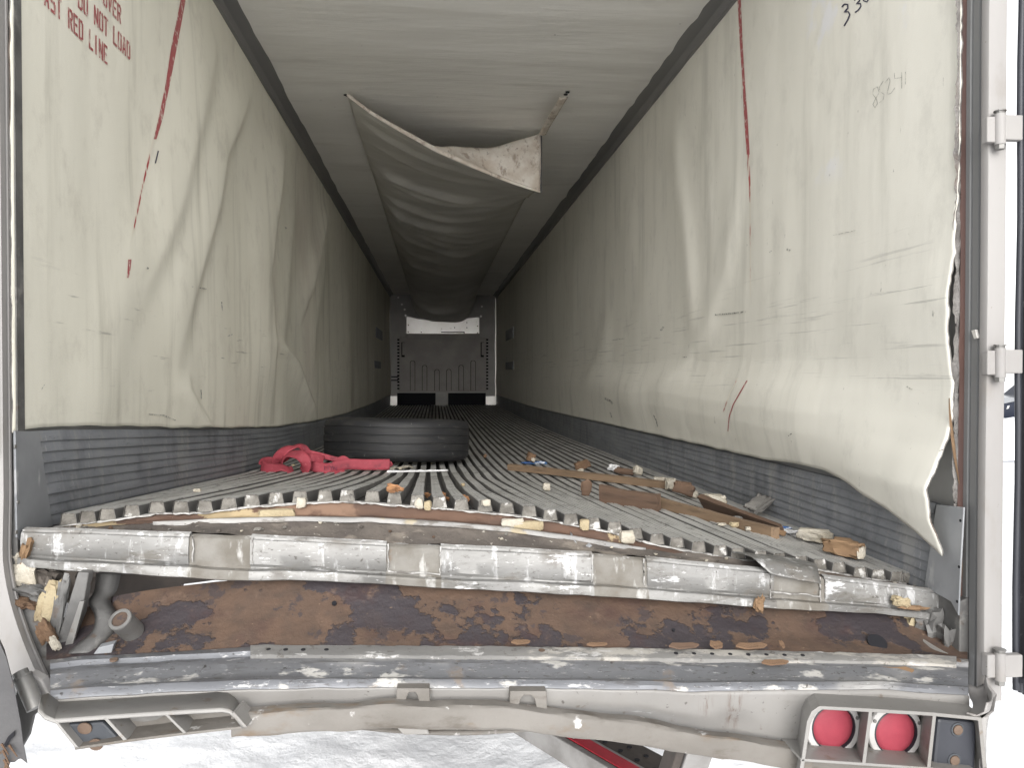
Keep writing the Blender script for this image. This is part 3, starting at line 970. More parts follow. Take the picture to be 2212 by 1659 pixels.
# tie-down plates on the side walls near the front
for px, py, X, hh in ((818, 722, XL, 20), (814, 788, XL, 14), (1102, 722, XR, 22), (1102, 790, XR, 16)):
    p = at(px, py, X=X)
    s = 1 if X < 0 else -1
    o = float(off_wall(s, p.y, p.z))
    x0 = X + s * (o + .002)
    box('tie_down_plate', (min(x0, x0 + s * .012), p.y - .75, p.z - hh * .0045), (max(x0, x0 + s * .012), p.y + .75, p.z + hh * .0045), SCUFF, T)

# ------------------------------------------------------------------ sagging air chute under the ceiling
E = [(750, 205, 5.04), (800, 243, 5.12), (850, 273, 5.22), (900, 301, 5.32), (940, 323, 5.42), (1000, 350, 5.52), (1060, 376, 5.62), (1110, 396, 5.69), (1168, 415, 5.76)]
front = ipoly([at(a, b, Y=y) for a, b, y in E], 41)
tl = np.linspace(0, 1, 400) ** 1.7
P = []
CHL, CHR = -.57, .93
RIDGES = [(5.45, .9, .035, .10), (5.85, 1.0, .045, .09), (6.15, 1.1, .03, .07), (6.62, 1.3, .055, .10), (6.95, 1.5, .035, .07), (7.6, 1.6, .04, .09), (8.05, 2.0, .06, .09), (8.25, 2.3, .045, .08), (8.45, 2.6, .05, .09), (8.75, 2.9, .04, .09), (9.5, 2.4, .05, .14), (10.6, 2.2, .05, .16), (11.8, 2.0, .05, .2), (13.4, 1.8, .06, .25), (15, 1.2, .06, .2), (16.4, .6, .06, .12), (16.9, .5, .06, .1), (17.2, .3, .06, .08)]
for it, t in enumerate(tl):
    row = []
    for j in range(41):
        s = j / 40
        yl, yr = lerp(5.04, YF - .06, t), lerp(5.76, YF - .06, t)
        y = lerp(yl, yr, s)
        base = front[j]
        blend = float(sstep(0, .20, t))
        dip = .125 + .07 * float(sstep(6, 17, y)) + .02 * float(vnoise(y * .8, 1, 3))
        if y > 16.2:
            dip += .42 * float(sstep(16.2, 17.84, y))
        ee = float(sstep(15.5, 17.5, y))
        zs = CEILZ - .012 - dip * lerp((1 - (2 * s - 1) ** 2) ** .8, (1 - (2 * s - 1) ** 4) ** .7, ee)
        # wrinkles: tight arcs springing from the left hem
        ph = y * 5.2 - 2.0 * (1 - (2 * s - 1) ** 2) * 1.2
        wr = .022 * float(vnoise(ph * .5, s * 1.3, 6)) + .004 * float(vnoise(ph * 2.5, s * 1.3, 16))
        for y0, kk, am, wd in RIDGES:
            dd = (y - y0 - kk * s * (1.35 - .75 * s)) / wd
            if -3 < dd < 3:
                wr -= am * math.exp(-dd * dd * (1.0 if dd < 0 else 2.2)) * float(sstep(.0, .10, s)) * (1 - float(sstep(.45, .92, s)))
        env = min(1, s * 9, (1 - s) * 9)
        zs += wr * env * (1.4 if y < 9 else 1)
        if y > 16.6:
            zs += .03 * env * float(vnoise(y * 11, s * 2.2, 3))
        x = lerp(CHL, CHR, s)
        q = Vector((x, y, zs))
        f0 = Vector((lerp(base.x, x, blend), y, base.z))
        hem = lerp(base.z, zs, blend) + .010 * env * float(vnoise(ph * 1.6, s * 3, 2)) * (1 - blend)
        row.append(Vector((f0.x, lerp(base.y, y, min(1, t * 8)), hem)))
    P.append(row)
chute = solid(grid('air_chute', P, CHUTE, T, 180), .002)
# rolled front hem and the folded-over corner
hem = tube('hem', [p + Vector((0, -.004, .004)) for p in front], [.010 - .004 * abs(i / 20 - 1) for i in range(41)], CHUTE_IN, T, 8, 1.8)
up = [(940, 320, 5.44), (975, 316, 5.58), (1010, 318, 5.68), (1060, 319, 5.74), (1110, 305, 5.74), (1168, 288, 5.72)]
upp = ipoly([at(a, b, Y=y) for a, b, y in up], 25)
lowp = front[16:41]
P = []
for j in range(25):
    row = []
    for i in range(10):
        t = i / 9
        p = lowp[j].lerp(upp[j], t)
        crease = .05 * math.exp(-((j / 24 - .42 - .18 * (1 - t)) / .10) ** 2) * math.sin(math.pi * min(1, t + .25))
        p.y += crease + .012 * float(fbm(j * .35, i * .3, 5)) * math.sin(math.pi * t) - .004
        row.append(p)
    P.append(row)
solid(grid('folded_corner', P, CHUTE_IN, T, 180), .002)
st = ipoly([at(1218, 209, Y=4.90), at(1200, 240, Y=5.13), at(1182, 270, Y=5.42), at(1172, 290, Y=5.64)], 12)
P = [[p + Vector((-.026, 0, .002)), p + Vector((-.008, 0, -.006)), p + Vector((.014, 0, -.002)), p + Vector((.026, .004, .004))] for p in st]
solid(grid('torn_strip', P, CHUTE_IN, T, 60), .003)
tube('torn_edge_cord', [at(1169, 288, Y=5.71), at(1170, 330, Y=5.73), at(1168, 416, Y=5.75)], [.006, .004, .006], DOORM, T, 6)
for px, py in ((747, 204), (1222, 203), (1226, 198), (752, 206)):
    disc('staple', at(px, py, Z=CEILZ - .004), (0, 0, -1), .014, .004, BLACKV, T, 8)

# ------------------------------------------------------------------ paint and pen marks on the linings
def surf(side, y, z, lift=.0016):
    X = XL if side > 0 else XR
    return Vector((X + side * (float(off_wall(side, y, z)) + lift), y, z))


def mark(name, side, edges, mat, n=24, lift=.0016):
    """a painted band between two pixel columns per row"""
    py = [e[2] for e in edges]
    P = []
    for q in np.linspace(py[0], py[-1], n):
        a, b = np.interp(q, py, [e[0] for e in edges]), np.interp(q, py, [e[1] for e in edges])
        P.append([surf(side, *lining_pt(side, lerp(a, b, t), q), lift) for t in (0, .5, 1)])
    return grid(name, P, mat, T, 180)


mark('red_load_line', 1, [(396, 405, -60), (389.5, 400, 0), (369.6, 382, 98), (357, 366, 181), (342, 351, 254), (331, 337, 300)], REDP)
mark('red_load_line_wear', 1, [(329, 334, 300), (306, 309, 400), (294, 297, 460), (284, 286, 508)], REDW)
mark('red_load_line_wear', 1, [(276, 283, 560), (275, 281, 580), (273, 277, 600)], REDP)
mark('red_load_line', -1, [(1592, 1599, -40), (1593.9, 1601, 0), (1599, 1605, 98), (1604.7, 1610, 181), (1608, 1615.6, 254), (1613.8, 1620, 333)], REDP)
mark('red_load_line_wear', -1, [(1614, 1619, 333), (1618, 1622, 400), (1620, 1622, 440), (1621, 1622, 640)], REDW)
mark('black_tick', 1, [(340, 342.6, 325), (333.5, 336, 352)], INK, 6)
mark('red_scratch', -1, [(1613, 1616, 822), (1584, 1586.5, 873), (1575, 1577, 900), (1572.5, 1574, 932)], REDP, 20)
mark('red_scratch', -1, [(1593, 1595, 818), (1576, 1578, 850), (1562, 1564, 890)], REDW, 20)

GLY = {  # stencil strokes in a 0.6 x 1 cell
    'O': [(0, .08, .16, .92), (.44, .08, .6, .92), (.08, 0, .25, .14), (.35, 0, .52, .14), (.08, .86, .25, 1), (.35, .86, .52, 1)],
    'D': [(0, 0, .16, 1), (.2, 0, .5, .14), (.2, .86, .5, 1), (.44, .1, .6, .9)],
    'N': [(0, 0, .16, 1), (.44, 0, .6, 1), 'n'],
    'T': [(0, .86, .6, 1), (.22, 0, .38, .82)],
    'L': [(0, 0, .16, 1), (.2, 0, .58, .14)],
    'A': ['a', (.2, .25, .4, .38)],
    'R': [(0, 0, .16, 1), (.2, .86, .5, 1), (.44, .55, .6, .92), (.2, .44, .5, .57), 'r'],
    'E': [(0, 0, .16, 1), (.2, .86, .58, 1), (.2, .44, .5, .57), (.2, 0, .58, .14)],
    'I': [(.2, 0, .36, 1)],
    'S': [(.06, .86, .56, 1), (0, .55, .16, .92), (.06, .44, .26, .57), (.34, .44, .54, .57), (.44, .08, .6, .47), (.04, 0, .54, .14)],
    'P': [(0, 0, .16, 1), (.2, .86, .5, 1), (.44, .5, .6, .92), (.2, .40, .5, .53)],
    'V': ['v'],
}


def stencil(text, y0, y1, zb, hh):
    pitch = (y1 - y0) / len(text)
    for i, ch in enumerate(text):
        v, f = [], []
        for q in GLY.get(ch, []):
            if q == 'n':
                quads = [[(.16, .95), (.16, .65), (.44, .05), (.44, .35)]]
            elif q == 'a':
                quads = [[(0, 0), (.16, 0), (.34, 1), (.2, 1)], [(.6, 0), (.44, 0), (.36, .6), (.44, .75)], [(.36, 1), (.28, 1), (.36, .68), (.44, .78)]]
            elif q == 'v':
                quads = [[(0, 1), (.16, 1), (.34, 0), (.22, 0)], [(.6, 1), (.44, 1), (.32, .25), (.38, 0)]]
            elif q == 'r':
                quads = [[(.26, .42), (.42, .42), (.6, 0), (.44, 0)]]
            else:
                a, b, c, d = q
                quads = [[(a, b), (c, b), (c, d), (a, d)]]
            for qd in quads:
                k = len(v)
                v += [surf(1, y0 + pitch * (i + (u + .04) / .72), zb + hh * w, .002) for u, w in qd]
                f.append((k, k + 1, k + 2, k + 3))
        if v:
            mesh('stencil_letter', v, f, REDP, T)


stencil('OVER', 2.545, 2.69, ZC + 1.168, .06)
stencil('DO NOT LOAD', 2.375, 2.765, ZC + 1.078, .06)
stencil('PAST RED LINE', 2.14, 2.585, ZC + .990, .06)


def pen(name, side, pts, wpx, mat, fn):
    q = [fn(*p) for p in pts]
    v, f = [], []
    q2 = []
    for i in range(len(q) - 1):
        for t in np.linspace(0, 1, 3)[:-1]:
            q2.append((lerp(q[i][0], q[i + 1][0], t), lerp(q[i][1], q[i + 1][1], t)))
    q2.append(q[-1])
    for i, p in enumerate(q2):
        a, b = q2[max(i - 1, 0)], q2[min(i + 1, len(q2) - 1)]
        dx, dy = b[0] - a[0], b[1] - a[1]
        L = math.hypot(dx, dy) or 1
        nx, ny = -dy / L * wpx, dx / L * wpx
        v += [surf(side, *lining_pt(side, p[0] + nx, p[1] + ny)), surf(side, *lining_pt(side, p[0] - nx, p[1] - ny))]
    mesh(name, v, gridf(len(q2), 2), mat, T)


c3 = lambda x, y: (1459.8 + x * .3623, y * .3623)
pen('marker_digit', -1, [(992, 38), (1008, 22), (1028, 24), (1028, 46), (1006, 70), (1030, 66), (1040, 84), (1028, 114), (1006, 152)], 1.5, INK, c3)
pen('marker_digit', -1, [(1066, 0), (1082, -20), (1102, -18), (1098, 2), (1078, 20), (1104, 18), (1106, 36), (1090, 58), (1070, 72)], 1.4, INK, c3)
pen('marker_digit', -1, [(1150, -60), (1126, -30), (1122, 2), (1142, 8), (1156, -14), (1134, -16)], 1.4, INK, c3)
for pts in ([(1205, 515), (1180, 530), (1178, 560), (1200, 590), (1205, 615), (1190, 640), (1178, 620), (1195, 585), (1215, 550), (1205, 515)],
            [(1240, 480), (1215, 520), (1222, 545), (1245, 560), (1240, 590), (1215, 612)], [(1250, 490), (1275, 460), (1280, 480), (1262, 560), (1285, 555), (1310, 520)],
            [(1305, 430), (1308, 465), (1350, 460)], [(1350, 430), (1350, 525)], [(1372, 425), (1372, 500)]):
    pen('pencil_digit', -1, pts, .45, PENCIL, c3)

SCUFFM = pmat('black_scuff', [(.10, .097, .09)], rough=.6, layers=[dict(scale=90, stretch=(1, 1, .6), thr=(.42, .54), col=(.66, .645, .575))])
idp = lambda x, y: (x, y)
for side, pts, w in ((-1, [(1545, 680), (1580, 677), (1612, 673)], 1.6), (-1, [(1412, 897), (1418, 908), (1421, 922)], 1.3), (-1, [(1306, 860), (1318, 866), (1324, 872)], 2.2), (-1, [(1318, 890), (1322, 902)], 1.2),
                     (-1, [(1663, 545), (1667, 541)], 1.2), (-1, [(1428, 714), (1434, 706)], 2.0), (-1, [(1475, 772), (1484, 771)], .9), (-1, [(1704, 942), (1712, 936)], .9), (-1, [(1322, 735), (1350, 731)], .9),
                     (-1, [(1800, 508), (1850, 497)], .35), (-1, [(1960, 835), (1972, 842)], 1.2), (-1, [(2030, 975), (2040, 970)], .8), (-1, [(1700, 538), (1708, 541)], 2.0),
                     (1, [(491, 726), (502, 722)], 1.0), (1, [(477, 773), (484, 774)], .8), (1, [(433, 842), (434, 862)], 1.6), (1, [(478, 652), (480, 672)], 1.0), (1, [(413, 619), (445, 624)], 1.2), (1, [(315, 578), (320, 580)], 2.0), (1, [(320, 895), (352, 897), (378, 908)], 1.2), (1, [(95, 830), (88, 842)], 1.0), (1, [(616, 490), (618, 494)], 1.5)):
    pen('scuff_mark', side, pts, w, SCUFFM, idp)

# ------------------------------------------------------------------ door frame
def sweep_z(name, prof, path, mat, smooth=30):
    """horizontal section (dx, y) carried down a path of (x shift, y shift, z)"""
    P = [[(a + sx, b + sy, z) for a, b in prof] for sx, sy, z in path]
    return outward(grid(name, P, mat, T, smooth, True, True))


ZT = ZC + 1.95
pathR = [(.011 + .001 * math.sin(i), 0, z) for i, z in enumerate(np.linspace(ZT, ZC - .86, 14))]
sweep_z('door_jamb', [(1.424, 1.958), (1.424, 1.936), (1.430, 1.934), (1.430, 1.926), (1.424, 1.924), (1.4235, 1.902), (1.429, 1.900), (1.429, 1.893), (1.423, 1.891), (1.423, 1.880), (1.46, 1.880), (1.46, 1.958)], pathR, JAMBG)
sweep_z('jamb_flange', [(1.4165, 1.884), (1.4155, 1.880), (1.4155, 1.862), (1.4175, 1.8575), (1.421, 1.856), (1.4655, 1.8565), (1.468, 1.859), (1.468, 1.884)], pathR, JAMB, 30)
v = []
for i, z in enumerate(np.linspace(ZT, ZC - .60, 240)):
    j = .004 * float(fbm(z * 22, 2, 3)) + .003 * float(vnoise(z * 90, 1, 8))
    v.append([(1.408 - j * .5, 1.9565 + j, z), (1.4155 + j, 1.953, z), (1.424 + j * .7, 1.956, z), (1.430, 1.966, z)])
grid('insulation_edge', v, INSUL, T, 60)
grid('frame_edge', [[(1.422 + .002 * float(vnoise(z * 14, 5, 5)), 1.9545, z), (1.431, 1.9500, z), (1.442, 1.953, z)] for z in np.linspace(ZT, ZC - .62, 90)], WOODEDGE, T, 60)
P = []
for i in range(24):                                          # splinter of wood behind the lining edge
    p = at(lerp(2050, 2072, (i / 23) ** 1.3), lerp(860, 1045, i / 23), Y=1.949)
    w = .005 * math.sin(math.pi * (i + .5) / 24)
    P.append([p + Vector((-w, .001, 0)), p + Vector((0, -.003, 0)), p + Vector((w, .001, 0))])
grid('wood_splinter', P, WOOD4, T, 60)
prism('paint_chip', [at(a, b, X=1.4225) for a, b in ((2098, 714), (2106, 712), (2110, 730), (2104, 732))], (.009, 0, 0), WHITEP, T)

pathL = [(0, 0, ZT), (0, 0, ZC + .9), (0, 0, ZC), (0, 0, ZC - .30), (.002, -.01, ZC - .42)] + [(.002 + .13 * t ** 1.6, -.01 - .05 * t, ZC - .42 - .36 * t) for t in np.linspace(.1, 1, 12)]
sweep_z('door_jamb', [(-1.050, 2.014), (-1.049, 2.004), (-1.056, 2.002), (-1.056, 1.997), (-1.050, 1.995), (-1.050, 1.975), (-1.060, 1.973), (-1.105, 1.973), (-1.105, 2.014)], pathL, JAMB)
sweep_z('jamb_backing', [(-1.046, 2.05), (-1.046, 2.016), (-1.10, 2.016), (-1.10, 2.05)], [(a + .004 + (.03 if k > 6 else 0), b + .01, c) for k, (a, b, c) in enumerate(pathL)], BENTM)
sweep_z('dark_gasket', [(-1.060, 1.970), (-1.060, 1.955), (-1.10, 1.955), (-1.10, 1.970)], [(0, 0, ZT), (0, 0, ZC - .2)], RUBBER)

# hinges and doors
def hinge(px, v0, v1, Y=1.835):
    a, b = at(px, v0, Y=Y), at(px, v1, Y=Y)
    r = .0135
    hg = tube('hinge', [a, a.lerp(b, .5), b], r, JAMB, T, 18)
    box('hinge_leaf', (a.x - .034, Y + .000, b.z + .006), (a.x - .006, Y + .022, a.z - .006), JAMB, hg, .003)
    box('hinge_strap', (a.x + .006, Y - .012, b.z + .010), (a.x + .055, Y + .010, a.z - .004), JAMB, hg, .003)
    disc('pin_head', a, (0, 0, 1), .012, .006, STEEL, hg, 12)
    disc('pin_washer', a + Vector((0, 0, .006)), (0, 0, 1), .015, .003, STEEL, hg, 12)
    disc('pin_nut', b, (0, 0, -1), .012, .012, STEEL, hg, 6)


for v0, v1 in ((246, 312), (752, 815), (1410, 1470)):
    hinge(2160, v0, v1)
ang = math.radians(22)
dv = Vector((math.sin(ang), -math.cos(ang), 0))              # the open door leaf points back past the viewer
nv = Vector((math.cos(ang), math.sin(ang), 0))
A = Vector((1.514, 1.845, 0))
zb, zt = ZC - .80, ZC + 1.9
door = prism('rear_door', [A + Vector((0, 0, zb)), A + dv * 1.2 + Vector((0, 0, zb)), A + dv * 1.2 + nv * .09 + Vector((0, 0, zb)), A + nv * .09 + Vector((0, 0, zb))], (0, 0, zt - zb), DOORM, T, .004)
for k, (o, r) in enumerate(((.0, .008), (.020, .006), (.042, .006), (.064, .007))):
    q = A + nv * o + dv * -.006
    tube('door_seal', [q + Vector((.002 * math.sin(i * 1.3 + k), 0, lerp(zt, zb - .03 - .01 * k, i / 20))) for i in range(21)], r, RUBBER, door, 8)
q = A - dv * .003
prism('seal_backing', [q + Vector((0, 0, zb - .01)), q + nv * .085 + Vector((0, 0, zb - .02)), q + nv * .085 + dv * .05 + Vector((0, 0, zb)), q + dv * .05 + Vector((0, 0, zb))], (0, 0, zt - zb), RUBBER, door)

pts = [(-60, 1340), (-5, 1378), (14, 1420), (30, 1480), (45, 1560), (50, 1600), (60, 1652), (44, 1640), (30, 1650), (22, 1648), (10, 1700), (-60, 1720)]
dl = prism('rear_door', [at(a, b, Y=1.70) for a, b in pts], (-.03, .05, 0), DOORM, T, .003)
dl['label'] = 'torn lower corner of the other door leaf'
hp = [at(a, b, Y=1.695) for a, b in ((18, 1592), (24, 1586), (33, 1578), (31, 1590), (22, 1600), (14, 1615), (10, 1608))]
prism('tear', hp, (0, -.002, 0), BLACKV, dl)
for k in range(7):
    a = at(R.uniform(2, 20), R.uniform(1605, 1650), Y=1.692)
    tube('frayed_fibre', [a, a + Vector((R.uniform(-.02, .02), -.004, R.uniform(-.03, .0)))], [.003, .001], FOAMB, dl, 5)
# twisted lower hinge of that leaf
a, b = at(48, 1462, Y=1.78), at(78, 1530, Y=1.76)
hl = tube('hinge', [a, b], .019, STEEL, T, 16)
disc('pin_head', a, a - b, .016, .012, STEEL, hl, 14)
disc('pin_washer', a.lerp(b, .06), a - b, .021, .005, STEEL, hl, 14)
prism('hinge_leaf', [at(p, q, Y=1.79) for p, q in ((36, 1490), (62, 1480), (88, 1535), (72, 1548), (62, 1590), (46, 1618), (40, 1560), (30, 1520))], (.0, .012, 0), BENTM, hl, .002)
prism('hinge_leaf', [at(p, q, Y=1.80) for p, q in ((64, 1455), (90, 1470), (108, 1505), (92, 1530), (74, 1500))], (.0, .03, 0), JAMB, hl, .004)

# ------------------------------------------------------------------ rust plate under the lifted floor
PT = [(90, 1350), (150, 1326), (240, 1290), (330, 1275), (400, 1265), (470, 1258), (500, 1256), (530, 1236), (700, 1240), (1000, 1258), (1400, 1282), (1885, 1312), (2090, 1340)]
pv = []
for i, px in enumerate(np.linspace(100, 2090, 120)):
    a = at(px, np.interp(px, [100, 541, 1000, 1750, 2090], [1424, 1400, 1403, 1414, 1426]), Y=1.885)
    b = at(px, pl(px, PT), Y=2.06)
    for t in np.linspace(0, 1, 16):
        p = a.lerp(b, t)
        p.z += .004 * float(fbm(p.x * 3, t * 2, 4)) - .012 * math.sin(math.pi * t)
        pv.append(p)
plate = mesh('rust_plate', pv, gridf(120, 16), RUST, T, 60)


def plate_at(px, py):
    Y = 1.95
    for _ in range(12):
        p = at(px, py, Y=Y)
        q = min(pv, key=lambda w: (w.x - p.x) ** 2 + (w.z - p.z) ** 2)
        Y = q.y
    return at(px, py, Y=Y)


for px, py, r in ((722, 1304, .006), (1895, 1389, .026), (1455, 1362, .004)):
    disc('drain_hole', plate_at(px, py) + Vector((0, .002, -.002)), (0, -.57, .82), r, .005, BLACKV, plate, 20)
# stub of pipe standing in the plate
pa = plate_at(288, 1366)
pb = pa + Vector((-.012, -.045, .045))
st = tube('pipe_stub', [pa, pa.lerp(pb, .5), pb], .027, STEEL, T, 20)
ring('pipe_lip', pb, pb - pa, .019, .028, .005, STEEL, st, 20)
disc('pipe_bore', pb + (pb - pa).normalized() * .001, pb - pa, .019, .001, RUST, st, 20)
# loose rust flakes
for px, py, w, hh, m in ((1125, 1393, 22, 4, FOAMB), (1290, 1398, 24, 3, FOAMB), (1478, 1401, 36, 6, WOOD2), (1548, 1399, 16, 8, FOAMB), (1624, 1401, 38, 6, FOAMB), (1690, 1398, 6, 8, FOAMB), (1675, 1437, 32, 5, FOAMB), (1940, 1457, 40, 9, WOOD4)):
    c = at(px, py, Y=1.87 if py < 1430 else 1.80)
    s = 1 / F * 1.85
    k = [(-w, 0), (-w * .7, hh), (0, hh * .8), (w * .6, hh * .9), (w, hh * .2), (w * .7, -hh * .7), (-w * .4, -hh)]
    o = prism('rust_flake' if m is not WOOD4 else 'wood_chip', [c + Vector((a * s, b * s * 1.2, b * s * .7 + .004)) for a, b in k], (0, .002, .004), m, None, .001)
    recenter(o)
    nm = {1125: 'small rust flake on the plate under the broken sill, left of the long row', 1290: 'thin rust flake under the middle of the broken sill', 1478: 'brown splinter-like rust flake behind the row of drilled holes',
          1548: 'short curled rust flake just beyond the longest brown flake', 1624: 'wide flat rust flake above the drilled holes', 1690: 'tiny upright rust flake above the drilled holes',
          1675: 'orange rust flake lying on the rear threshold below the drilled holes', 1940: 'tan wood chip lying on the rear threshold above the tail lights'}[px]
    tag(o, nm, 'rust flake' if m is not WOOD4 else 'wood chip', 'loose flakes on the rear sill')

# ------------------------------------------------------------------ rear threshold and bumper
TB = [(105, 1428), (170, 1419), (430, 1405), (541, 1399), (1000, 1401), (1340, 1405), (1750, 1413), (2048, 1421), (2080, 1426)]
FE = [(105, 1503), (190, 1496), (272, 1491), (408, 1484), (598, 1477), (1000, 1478), (1340, 1480), (1500, 1484), (1732, 1482), (1900, 1480), (2089, 1494), (2100, 1496)]
FBm = [(90, 1545), (525, 1548), (600, 1536), (760, 1524), (930, 1522), (1150, 1534), (1300, 1549), (1450, 1577), (1560, 1600), (1735, 1628), (1900, 1655), (2120, 1685)]
YT, YE = 1.885, 1.725
prof = [(0, 0, -.02), (.0, 0, .001), (.03, 0, .003), (.16, 0, .004), (.19, 0, -.002), (.21, 0, -.0045), (.30, 0, -.002), (.48, 0, .003), (.62, 0, -.003), (.80, 0, -.004), (.88, 0, .002), (.94, 0, .004), (1.0, 0, -.001), (1.03, 0, -.008)]
P, Pf = [], []
for px in np.linspace(108, 2092, 150):
    a, b = at(px, pl(px, TB), Y=YT), at(px, pl(px, FE), Y=YE)
    row = []
    for t, _, dz in prof:
        p = a.lerp(b, t)
        p.z += dz + .0015 * float(fbm(p.x * 12, t * 4, 6))
        p.y += .003 * float(fbm(p.x * 2.5, 1, 9)) * t
        row.append(p)
    P.append(row)
    c = at(px, pl(px, FBm), Y=YE + .004)
    e = row[-1]
    fr = []
    for t in np.linspace(0, 1, 14):
        p = Vector((lerp(e.x, c.x, t), lerp(e.y, c.y, t), lerp(e.z, c.z, t)))
        dent = .028 * math.exp(-((px - 1430) / 190) ** 2) * float(sstep(.45, 1, t)) + .012 * math.exp(-((px - 1590) / 40) ** 2 - ((t - .6) / .2) ** 2) + .006 * math.exp(-((px - 1375) / 40) ** 2 - ((t - .7) / .25) ** 2)
        p.y += dent + .004 * float(fbm(p.x * 4, p.z * 6, 2)) * t - .006 * math.exp(-((px - 1520) / 30) ** 2) * t
        fr.append(p)
    Pf.append(fr)
thr = grid('rear_threshold', P, SILLLOW, T, 25)
def xw(px):
    return at(px, 1540, Y=YE).x


RS = dict(col=(.085, .05, .032), thr=(.44, .60), scale=40, stretch=(1, 1, .15), detail=9, nr=.75)
PAINTF = pmat('bumper_face_paint', [(.235, .227, .216), (.185, .177, .167)], 3, (1, 1, .6), .45, .0, bump=[(8, (1, 1, 1), .3, .012), (60, (1, 1, 1), .2, .002)], layers=[
    dict(scale=3, thr=(.5, .72), col=(.185, .17, .152), mul=.7),
    dict(scale=12, stretch=(.5, 1, 1), thr=(.56, .70), col=(.16, .148, .135), mul=.5, detail=9, nr=.7),
    dict(RS, win=(0, xw(1502), xw(1518), xw(1526), xw(1542)), win2=(2, ZC - .81, ZC - .78, ZC - .765, ZC - .74), mul=.85),
    dict(RS, win=(0, xw(1562), xw(1580), xw(1590), xw(1608)), win2=(2, ZC - .86, ZC - .81, ZC - .76, ZC - .72), mul=.85),
    dict(scale=9, stretch=(.4, 1, 1), thr=(.55, .60), col=(.55, .55, .56), mul=.9, detail=9, nr=.7, win=(0, xw(1350), xw(1385), xw(1500), xw(1530)), win2=(2, ZC - .90, ZC - .86, ZC - .80, ZC - .785), h=.002),
    dict(scale=24, thr=(.64, .71), col=(.10, .07, .047), mul=.6),
    dict(scale=70, thr=(.66, .72), col=(.05, .042, .036), mul=.7)])
face = solid(grid('bumper_face', Pf, PAINTF, T, 60), .004, 1)
STRIPM = pmat('flaking_strip', [(.215, .21, .20), (.15, .147, .142)], 9, (.3, 1, 1), .7, .1, bump=[(70, (1, 1, 1), .5, .002)], layers=[
    dict(scale=14, stretch=(.4, 1, 1), thr=(.46, .56), col=(.38, .36, .325), mul=.9, detail=9, nr=.7, win=(0, xw(1150), xw(1165), 3, 4)),
    dict(scale=22, stretch=(.5, 1, 1), thr=(.58, .64), col=(.46, .45, .44), mul=.9, detail=9, nr=.7),
    dict(scale=40, thr=(.57, .66), col=(.07, .06, .05), mul=.7, detail=9, nr=.7)])
P = []
for px in np.linspace(541, 2066, 110):
    a, b = at(px, pl(px, TB), Y=YT), at(px, pl(px, FE), Y=YE)
    j = .0012 * float(fbm(px * .06, 2, 4))
    P.append([a.lerp(b, t) + Vector((0, 0, dz + j)) for t, dz in ((-.01, -.004), (0, .006), (.27, .0075), (.30, .006), (.305, -.004))])
strip = grid('threshold_strip', P, STRIPM, T, 30)

HOLES = [(1460 + k * 39.1, 1422 + k * .6) for k in range(8)] + [(580, 1411), (617, 1413), (655, 1412), (705, 1414)]
for px, py in HOLES:
    p = at(px, py, Y=YT - .024)
    q = at(px, pl(px, TB), Y=YT).lerp(at(px, pl(px, FE), Y=YE), .15)
    disc('rivet_hole', (q.x, q.y, q.z + .006), (0, -.15, 1), .0055, .0022, BLACKV, thr, 10)
for px, t in ((2068, .10), (246, .2), (1170, .1)):
    q = at(px, pl(px, TB), Y=YT).lerp(at(px, pl(px, FE), Y=YE), t)
    disc('rivet_head', (q.x, q.y, q.z + .002), (0, -.1, 1), .009, .004, BOLT, thr, 12)
# rolled, dirty lower lip
lipp = ipoly([at(a, b, Y=y) for a, b, y in ((505, 1560, 1.685), (600, 1553, 1.685), (760, 1546, 1.685), (930, 1541, 1.682), (1080, 1546, 1.683), (1200, 1556, 1.69), (1330, 1570, 1.70), (1450, 1592, 1.715), (1540, 1607, 1.70), (1640, 1622, 1.69), (1745, 1640, 1.69))], 60)
LP = [(.016, .024), (-.012, .0235), (-.017, .021), (-.0195, .016), (-.0225, -.018), (-.0215, -.0225), (-.018, -.0255), (-.004, -.026), (.012, -.024)]
P = []
for i, p in enumerate(lipp):
    j = .0025 * float(fbm(i * .22, 1, 3)) + .0015 * float(vnoise(i * .9, 4, 3))
    k = .002 * float(fbm(i * .2, 2, 5))
    P.append([(p.x, p.y + b_ + j * (1 if n_ > 1 else .3), p.z + c_ * (1 + .10 * float(vnoise(i * .35, n_, 8))) + k) for n_, (b_, c_) in enumerate(LP)])
lip = outward(grid('bumper_lip', P, PAINTD, T, 26, True, True))
s2 = ipoly([at(a, b, Y=1.69) for a, b in ((715, 1566), (800, 1574), (900, 1580), (1010, 1582), (1110, 1578), (1215, 1572))], 24)
tube('bent_strip', s2, [.004 + .007 * math.sin(math.pi * i / 23) for i in range(24)], PAINTD, T, 8, .6)
prism('strap_clip', [at(a, b, Y=1.665) for a, b in ((850, 1566), (920, 1566), (928, 1588), (872, 1589))], (0, .012, -.002), PAINT, T, .003)
# two welded step brackets
for x0, x1, y0, y1 in ((855, 928, 1488, 1524), (1100, 1181, 1494, 1536)):
    m = (x0 + x1) / 2
    pts = [(x0, y1), (x0 + 2, y0), (x1, y0), (x1 + 1, y1), (x1 - 20, y1), (x1 - 27, y0 + 16), (m + 6, y0 + 9), (m - 8, y0 + 9), (x0 + 25, y0 + 16), (x0 + 18, y1)]
    br = prism('step_bracket', [at(a, b, Y=1.694) for a, b in pts], (0, .03, .0), PAINTD, T, .002)

# tail-light boxes: pressed frames standing proud of the face, divided into pockets
YB0, YB1 = 1.625, 1.722


